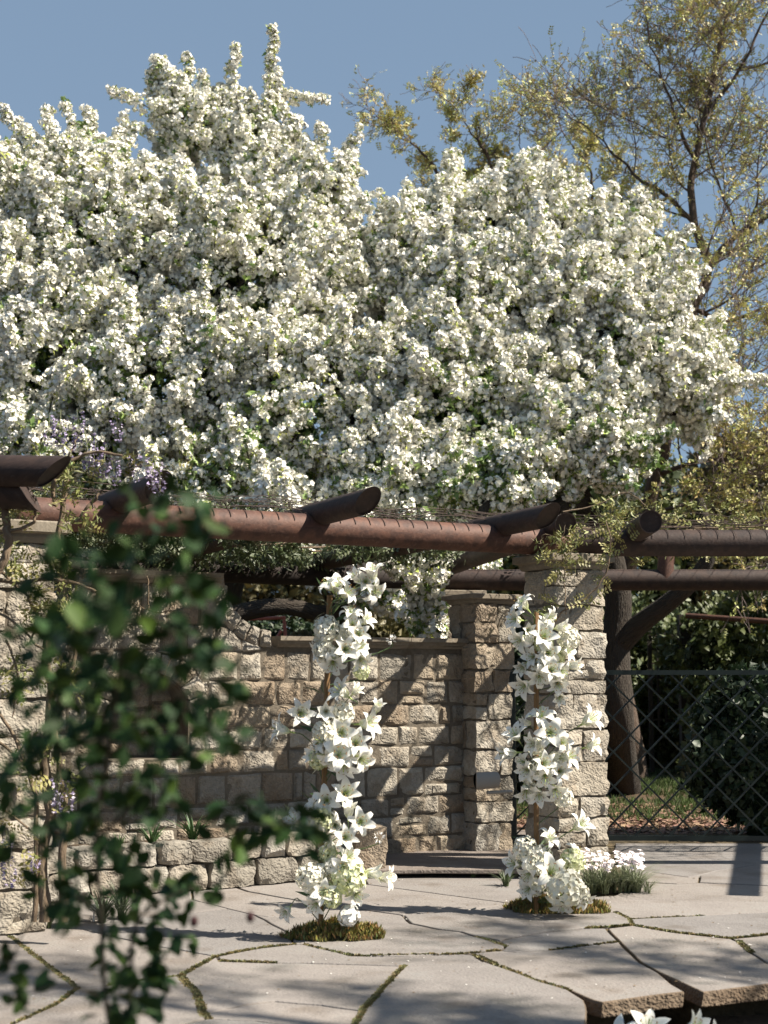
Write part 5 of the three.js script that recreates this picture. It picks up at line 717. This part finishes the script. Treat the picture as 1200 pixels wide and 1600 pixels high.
pillar('left standing floral pillar of white lilies and hydrangeas on mossy base', 500, 1466, [515, 930], 0, [0.235, 0.15, 0.085, 527, 1463], [
  [511, 912, 'ul', 'r', 0.95], [527, 915, 'u', 'o', 1], [543, 926, 'ur', 'r', 0.9], [556, 902, 'ul', 't', 0.8], [582, 893, 'u', 'o', 1.05], [586, 924, 'dr', 'r', 1.1], [572, 908, 'f', 'o', 0.9], [548, 955, 'u', 'r', 0.9, 0.06], [573, 968, 'ur', 'o', 0.9], [551, 974, 'f', 'r', 0.9, 0.09], [541, 1014, 'f', 'o', 1.1, 0.16], [563, 1010, 'r', 'r', 1.0, 0.12], [560, 990, 'f', 'o', 0.85, 0.1], [520, 1038, 'd', 'r', 1.0, 0.1], [500, 1020, 'l', 'o', 0.8, 0.05], [563, 1030, 'dr', 'o', 0.85, 0.08],
  [532, 1080, 'ul', 'o', 1.15, 0.08], [556, 1079, 'ur', 't', 0.7], [471, 1114, 'f', 'o', 1.1, 0.08], [437, 1140, 'L', 'o', 1.1, 0.06], [576, 1130, 'r', 'o', 1.15, 0.1], [590, 1104, 'u', 't', 0.75], [534, 1145, 'f', 'o', 1.0, 0.16], [502, 1158, 'l', 'r', 1, 0.1], [530, 1178, 'f', 'r', 1.15, 0.17], [556, 1160, 'f', 'o', 1.0, 0.14], [566, 1188, 'dr', 'r', 1.05, 0.1], [537, 1196, 'd', 'o', 0.95, 0.12], [515, 1185, 'd', 'r', 0.9, 0.12],
  [510, 1250, 'f', 'r', 1.1, 0.06], [541, 1238, 'f', 'o', 1.15, 0.08], [545, 1266, 'u', 't', 0.9, 0.05], [564, 1284, 'f', 'r', 1.15, 0.1], [460, 1282, 'ul', 'o', 1.05, 0.02], [541, 1308, 'f', 'o', 0.9, 0.1], [524, 1290, 'f', 't', 0.8, 0.06],
  [505, 1394, 'f', 'o', 1.0, 0.14], [544, 1340, 'ur', 'o', 1.0, 0.08], [584, 1364, 'R', 't', 1.0, 0.06], [604, 1371, 'R', 'o', 0.9, 0.04], [494, 1412, 'dl', 'o', 0.9, 0.1], [556, 1398, 'dr', 'o', 0.9, 0.1], [447, 1424, 'dl', 'o', 0.75, 0.02], [515, 1320, 'ul', 'o', 0.9, 0.05], [535, 1355, 'f', 'r', 0.9, 0.12],
], [[511, 981, 19, 0], [514, 1022, 15, 2], [505, 1000, 14, 0, 0], [565, 1049, 13, 1], [548, 985, 14, 2, 0.02], [535, 1115, 18, 2], [520, 1135, 16, 0], [498, 1186, 16, 1], [545, 1165, 18, 0, 0.06], [515, 1165, 15, 2, 0.06], [484, 1371, 20, 0, 0.1], [545, 1372, 27, 1, 0.08], [522, 1354, 15, 2, 0.08], [518, 1402, 16, 1, 0.12], [512, 1335, 14, 1, 0.04], [545, 1430, 20, 'p', 0.08], [592, 1308, 14, 'n', 0.05], [612, 1000, 13, 'n', -0.05]], [[930, 1050, 14], [1080, 1210, 16], [1240, 1320, 12], [1330, 1420, 16]], 31);
pillar('right standing floral pillar of white lilies in front of the pale pier', 838, 1428, [838, 955], 0, [0.29, 0.15, 0.085, 872, 1422], [
  [815, 941, 'ul', 'r', 1.15, 0.05], [804, 968, 'l', 'r', 1.0, 0.05], [812, 1000, 'dl', 'r', 1.05, 0.05], [826, 985, 'f', 't', 0.7], [860, 965, 'dr', 'r', 0.95], [877, 980, 'r', 't', 0.9], [850, 993, 'f', 'o', 1.1, 0.12], [858, 1020, 'f', 'r', 1.0, 0.12], [832, 1026, 'l', 'o', 0.9, 0.06], [817, 1042, 'dl', 't', 0.9, 0.04], [886, 1018, 'r', 'o', 0.95, 0.08], [862, 1046, 'f', 'o', 1.1, 0.15], [843, 1058, 'd', 'r', 1.0, 0.1], [898, 1040, 'R', 't', 1.0, 0.06], [819, 1072, 'dl', 'o', 1.05, 0.06], [872, 1070, 'd', 'o', 1.0, 0.1], [880, 1050, 'dr', 'r', 0.95, 0.1], [874, 1090, 'd', 't', 0.8, 0.06],
  [846, 1118, 'u', 'r', 1.15, 0.06], [805, 1148, 'ul', 'o', 0.95, 0.05], [794, 1177, 'L', 't', 1.1, 0.05], [860, 1145, 'f', 'r', 1.15, 0.14], [833, 1162, 'l', 'o', 1, 0.1], [851, 1192, 'f', 'o', 1.1, 0.16], [888, 1183, 'r', 'o', 1.05, 0.08], [922, 1124, 'ur', 'o', 1.15, 0.04], [928, 1165, 'r', 'o', 1.05, 0.04], [822, 1204, 'dl', 'o', 1, 0.08], [880, 1160, 'f', 'r', 0.9, 0.1], [852, 1216, 'd', 'r', 1, 0.12], [822, 1236, 'd', 'o', 1, 0.06], [842, 1242, 'd', 'o', 1, 0.08], [868, 1236, 'd', 'r', 1, 0.1], [815, 1190, 'l', 'r', 0.9, 0.04], [876, 1205, 'f', 'o', 0.9, 0.1],
  [860, 1308, 'ur', 'r', 1.1, 0.04], [908, 1288, 'ur', 'o', 1.15, 0.02], [804, 1350, 'l', 'o', 1, 0.04], [836, 1345, 'f', 'r', 1.05, 0.08], [862, 1362, 'f', 'r', 1.35, 0.16], [826, 1366, 'dl', 'r', 1, 0.1], [898, 1350, 'r', 'r', 1.05, 0.02], [825, 1390, 'dl', 'o', 0.8, 0.1], [913, 1405, 'dr', 'o', 1.0, 0.12], [879, 1413, 'd', 'r', 0.95, 0.14], [900, 1330, 'ur', 'r', 0.95, -0.03],
], [[889, 997, 17, 0], [868, 1025, 15, 1], [872, 1060, 16, 2], [850, 1040, 15, 2], [845, 1200, 18, 2], [870, 1190, 15, 0], [830, 1215, 14, 2], [880, 1246, 15, 2, 0.05], [821, 1326, 18, 0, 0.03], [895, 1345, 19, 1, 0], [882, 1388, 27, 0, 0.16], [845, 1340, 18, 2, 0.04], [905, 1398, 16, 2, 0.1]], [[960, 1090, 16], [1110, 1240, 16], [1310, 1420, 22]], 32);
{ // arrangement at the lower level, only its top in the frame
  const base = V(P(1030, 1600, 5.35).x, -0.34, -5.35), t = thing('floral_arrangement', 'tops of white lilies poking up below the broken paving edge', 'flowers', base), r = rng(66), st = new MB();
  for (const [x, y, d, ty, s] of [[968, 1606, 'ul', 'o', 1.1], [1012, 1596, 'u', 'o', 1.2], [1040, 1608, 'ur', 'r', 1], [1085, 1593, 'ur', 't', 1.05], [1110, 1612, 'r', 'o', 1], [1000, 1630, 'l', 'o', 1]]) { const f = frontOf[d].clone(), p = P(x, y + 14, 5.35).addScaledVector(f, -0.05); lily(t, base, p, f, ty, s, r); st.tube(spline([V(0, 0, 0), p.clone().addScaledVector(f, -0.1).sub(base), p.clone().sub(base)], 6), 0.003, 5, C(0.08, 0.14, 0.04)); }
  part('stems', st.geo(), M.leaf, t); const mo = part('moss_base', mossGeo(0.16, 0.13, 0.05, 9), M.leafSolid, t);
}

// ------------------------------------------------------------------ out-of-focus leafy shrub close to the camera
{
  const t = thing('leafy_shrub', 'out of focus dark green leafy branches close to the camera at left', 'shrub', V(-0.55, -0.34, -2.3)), off = t.position, r = rng(88);
  const leafG = [0, 1, 2, 3].map((k) => { const b = new MB(), q = rng(70 + k), n = 7, L = 0.034 + q() * 0.006, W = 0.0125 + q() * 0.002, rows = []; for (let i = 0; i <= n; i++) { const u = i / n, w = W * Math.pow(Math.sin(Math.PI * (0.04 + 0.95 * u)), 0.75) * (i % 2 ? 1 : 0.92), bend = -L * 0.25 * u * u; rows.push([-1, 0, 1].map((s) => b.v(V(s * w, L * u, bend + Math.abs(s) * w * 0.35), V(-s * 0.3, 0.1, 1).normalize(), s, u, C(0.027, 0.068, 0.02)))); } for (let i = 0; i < n; i++) for (let k2 = 0; k2 < 2; k2++) { b.tri(rows[i][k2], rows[i][k2 + 1], rows[i + 1][k2]); b.tri(rows[i + 1][k2], rows[i][k2 + 1], rows[i + 1][k2 + 1]); } return b.geo(true); });
  const tones = [[0.74, 0.74, 0.74], [1.0, 0.95, 0.77], [0.56, 0.62, 0.68], [1.17, 1.1, 0.77]].map((c) => phys({ vertexColors: true, color: C(...c), roughness: 0.6, transmission: 0.2, specularIntensity: 0.35 }));
  const blobs = [[200, 830, 125, 85, 13, 1.85], [180, 905, 140, 80, 15, 1.85], [300, 795, 60, 45, 7, 1.85], [125, 960, 80, 50, 18, 1.8], [300, 940, 55, 50, 9, 1.9], [185, 1050, 85, 45, 18, 1.95], [330, 1060, 55, 60, 10, 1.9], [60, 1085, 45, 40, 8, 2.0], [110, 1165, 75, 50, 14, 2.1], [255, 1150, 60, 60, 11, 2.1], [335, 1130, 45, 60, 9, 2.0], [30, 1200, 40, 60, 7, 2.1], [225, 1240, 60, 50, 9, 2.2], [400, 1275, 60, 35, 10, 2.3], [482, 1292, 28, 38, 6, 2.2], [370, 1315, 45, 25, 5, 2.3], [120, 1325, 55, 60, 13, 2.4], [205, 1335, 50, 40, 8, 2.4], [100, 1400, 55, 50, 11, 2.5], [225, 1400, 60, 35, 9, 2.6], [305, 1390, 45, 25, 7, 2.6], [210, 1480, 55, 60, 18, 2.5], [200, 1565, 55, 60, 18, 2.4], [22, 1490, 22, 35, 3, 2.4], [48, 1560, 30, 25, 4, 2.4], [40, 1290, 45, 60, 7, 2.3], [290, 1010, 60, 40, 7, 1.95], [60, 1000, 50, 40, 6, 1.95], [270, 1450, 50, 40, 7, 2.55], [150, 1250, 60, 50, 8, 2.2], [180, 1110, 60, 40, 8, 2.05]];
  let n = 0; const more = [];
  for (const [x, y, rx, ry, k0, D] of blobs) for (let k = 0; k < k0 * 2.9; k++) {
    const a = r() * 6.28, q = Math.sqrt(r()), p = P(x + Math.cos(a) * rx * q, y + Math.sin(a) * ry * q, D + 0.1 + (r() - 0.5) * 0.35).sub(off), d = V(r() - 0.5, r() * 0.9 - 0.6, r() - 0.35).normalize(), g = leafG[Math.floor(r() * 4)], tone = tones[Math.floor(r() * r() * 4)], mx = mat4(p, d, r() * 6.28, 0.65 + r() * 0.45);
    if (k < k0 * 0.8 && n < 300) { const m = part('leaf', g, tone, t); mx.decompose(m.position, m.quaternion, m.scale); n++; } else { const h = g.clone().applyMatrix4(mx), c = h.attributes.color, w = 0.6 + r() * 0.9, ye = r() * r(); for (let i = 0; i < c.count; i++) c.setXYZ(i, c.getX(i) * w * (1 + ye * 2), c.getY(i) * w * (1 + ye), c.getZ(i) * w); more.push(h); }
  }
  part('leaves', mergeGeometries(more), tones[0], t, 'stuff');
  const stem = (a, r0, r1) => part('stem', new MB().tube(spline(a.map(([x, y, D]) => P(x, y, D).sub(off)), a.length * 5), Array.from({ length: a.length * 5 + 1 }, (_, k) => lerp(r0, r1, k / (a.length * 5))), 6).geo(), std({ color: C(0.05, 0.042, 0.025), roughness: 0.8 }), t);
  stem([[190, 1700, 2.4], [165, 1560, 2.45], [158, 1430, 2.45], [150, 1310, 2.4], [175, 1150, 2.1], [190, 1000, 1.9], [210, 880, 1.8], [240, 780, 1.75]], 0.0042, 0.002); stem([[195, 1680, 2.4], [205, 1540, 2.5], [215, 1440, 2.55], [290, 1390, 2.6], [380, 1375, 2.6]], 0.004, 0.002); stem([[150, 1310, 2.4], [240, 1250, 2.25], [340, 1290, 2.3], [470, 1285, 2.2]], 0.0035, 0.0018); stem([[175, 1150, 2.1], [110, 1170, 2.1], [40, 1200, 2.1]], 0.003, 0.0015); stem([[185, 1050, 1.95], [260, 1080, 1.95], [330, 1100, 1.95]], 0.003, 0.0015); stem([[158, 1430, 2.45], [110, 1400, 2.5], [40, 1450, 2.4], [20, 1500, 2.4]], 0.003, 0.0015); stem([[200, 900, 1.8], [270, 900, 1.85], [310, 960, 1.9]], 0.003, 0.0015); stem([[165, 1560, 2.45], [100, 1540, 2.4], [50, 1550, 2.4]], 0.003, 0.0015);
  for (const [x, y, D] of [[303, 1440, 2.6], [391, 1433, 2.6]]) { const b = new THREE.SphereGeometry(0.0075, 10, 8); b.scale(1, 1.35, 1); const m = part('bud', b, std({ color: C(0.04, 0.008, 0.01), roughness: 0.8 }), t); m.position.copy(P(x, y, D).sub(off)); }
}
renderer.render(scene, camera);
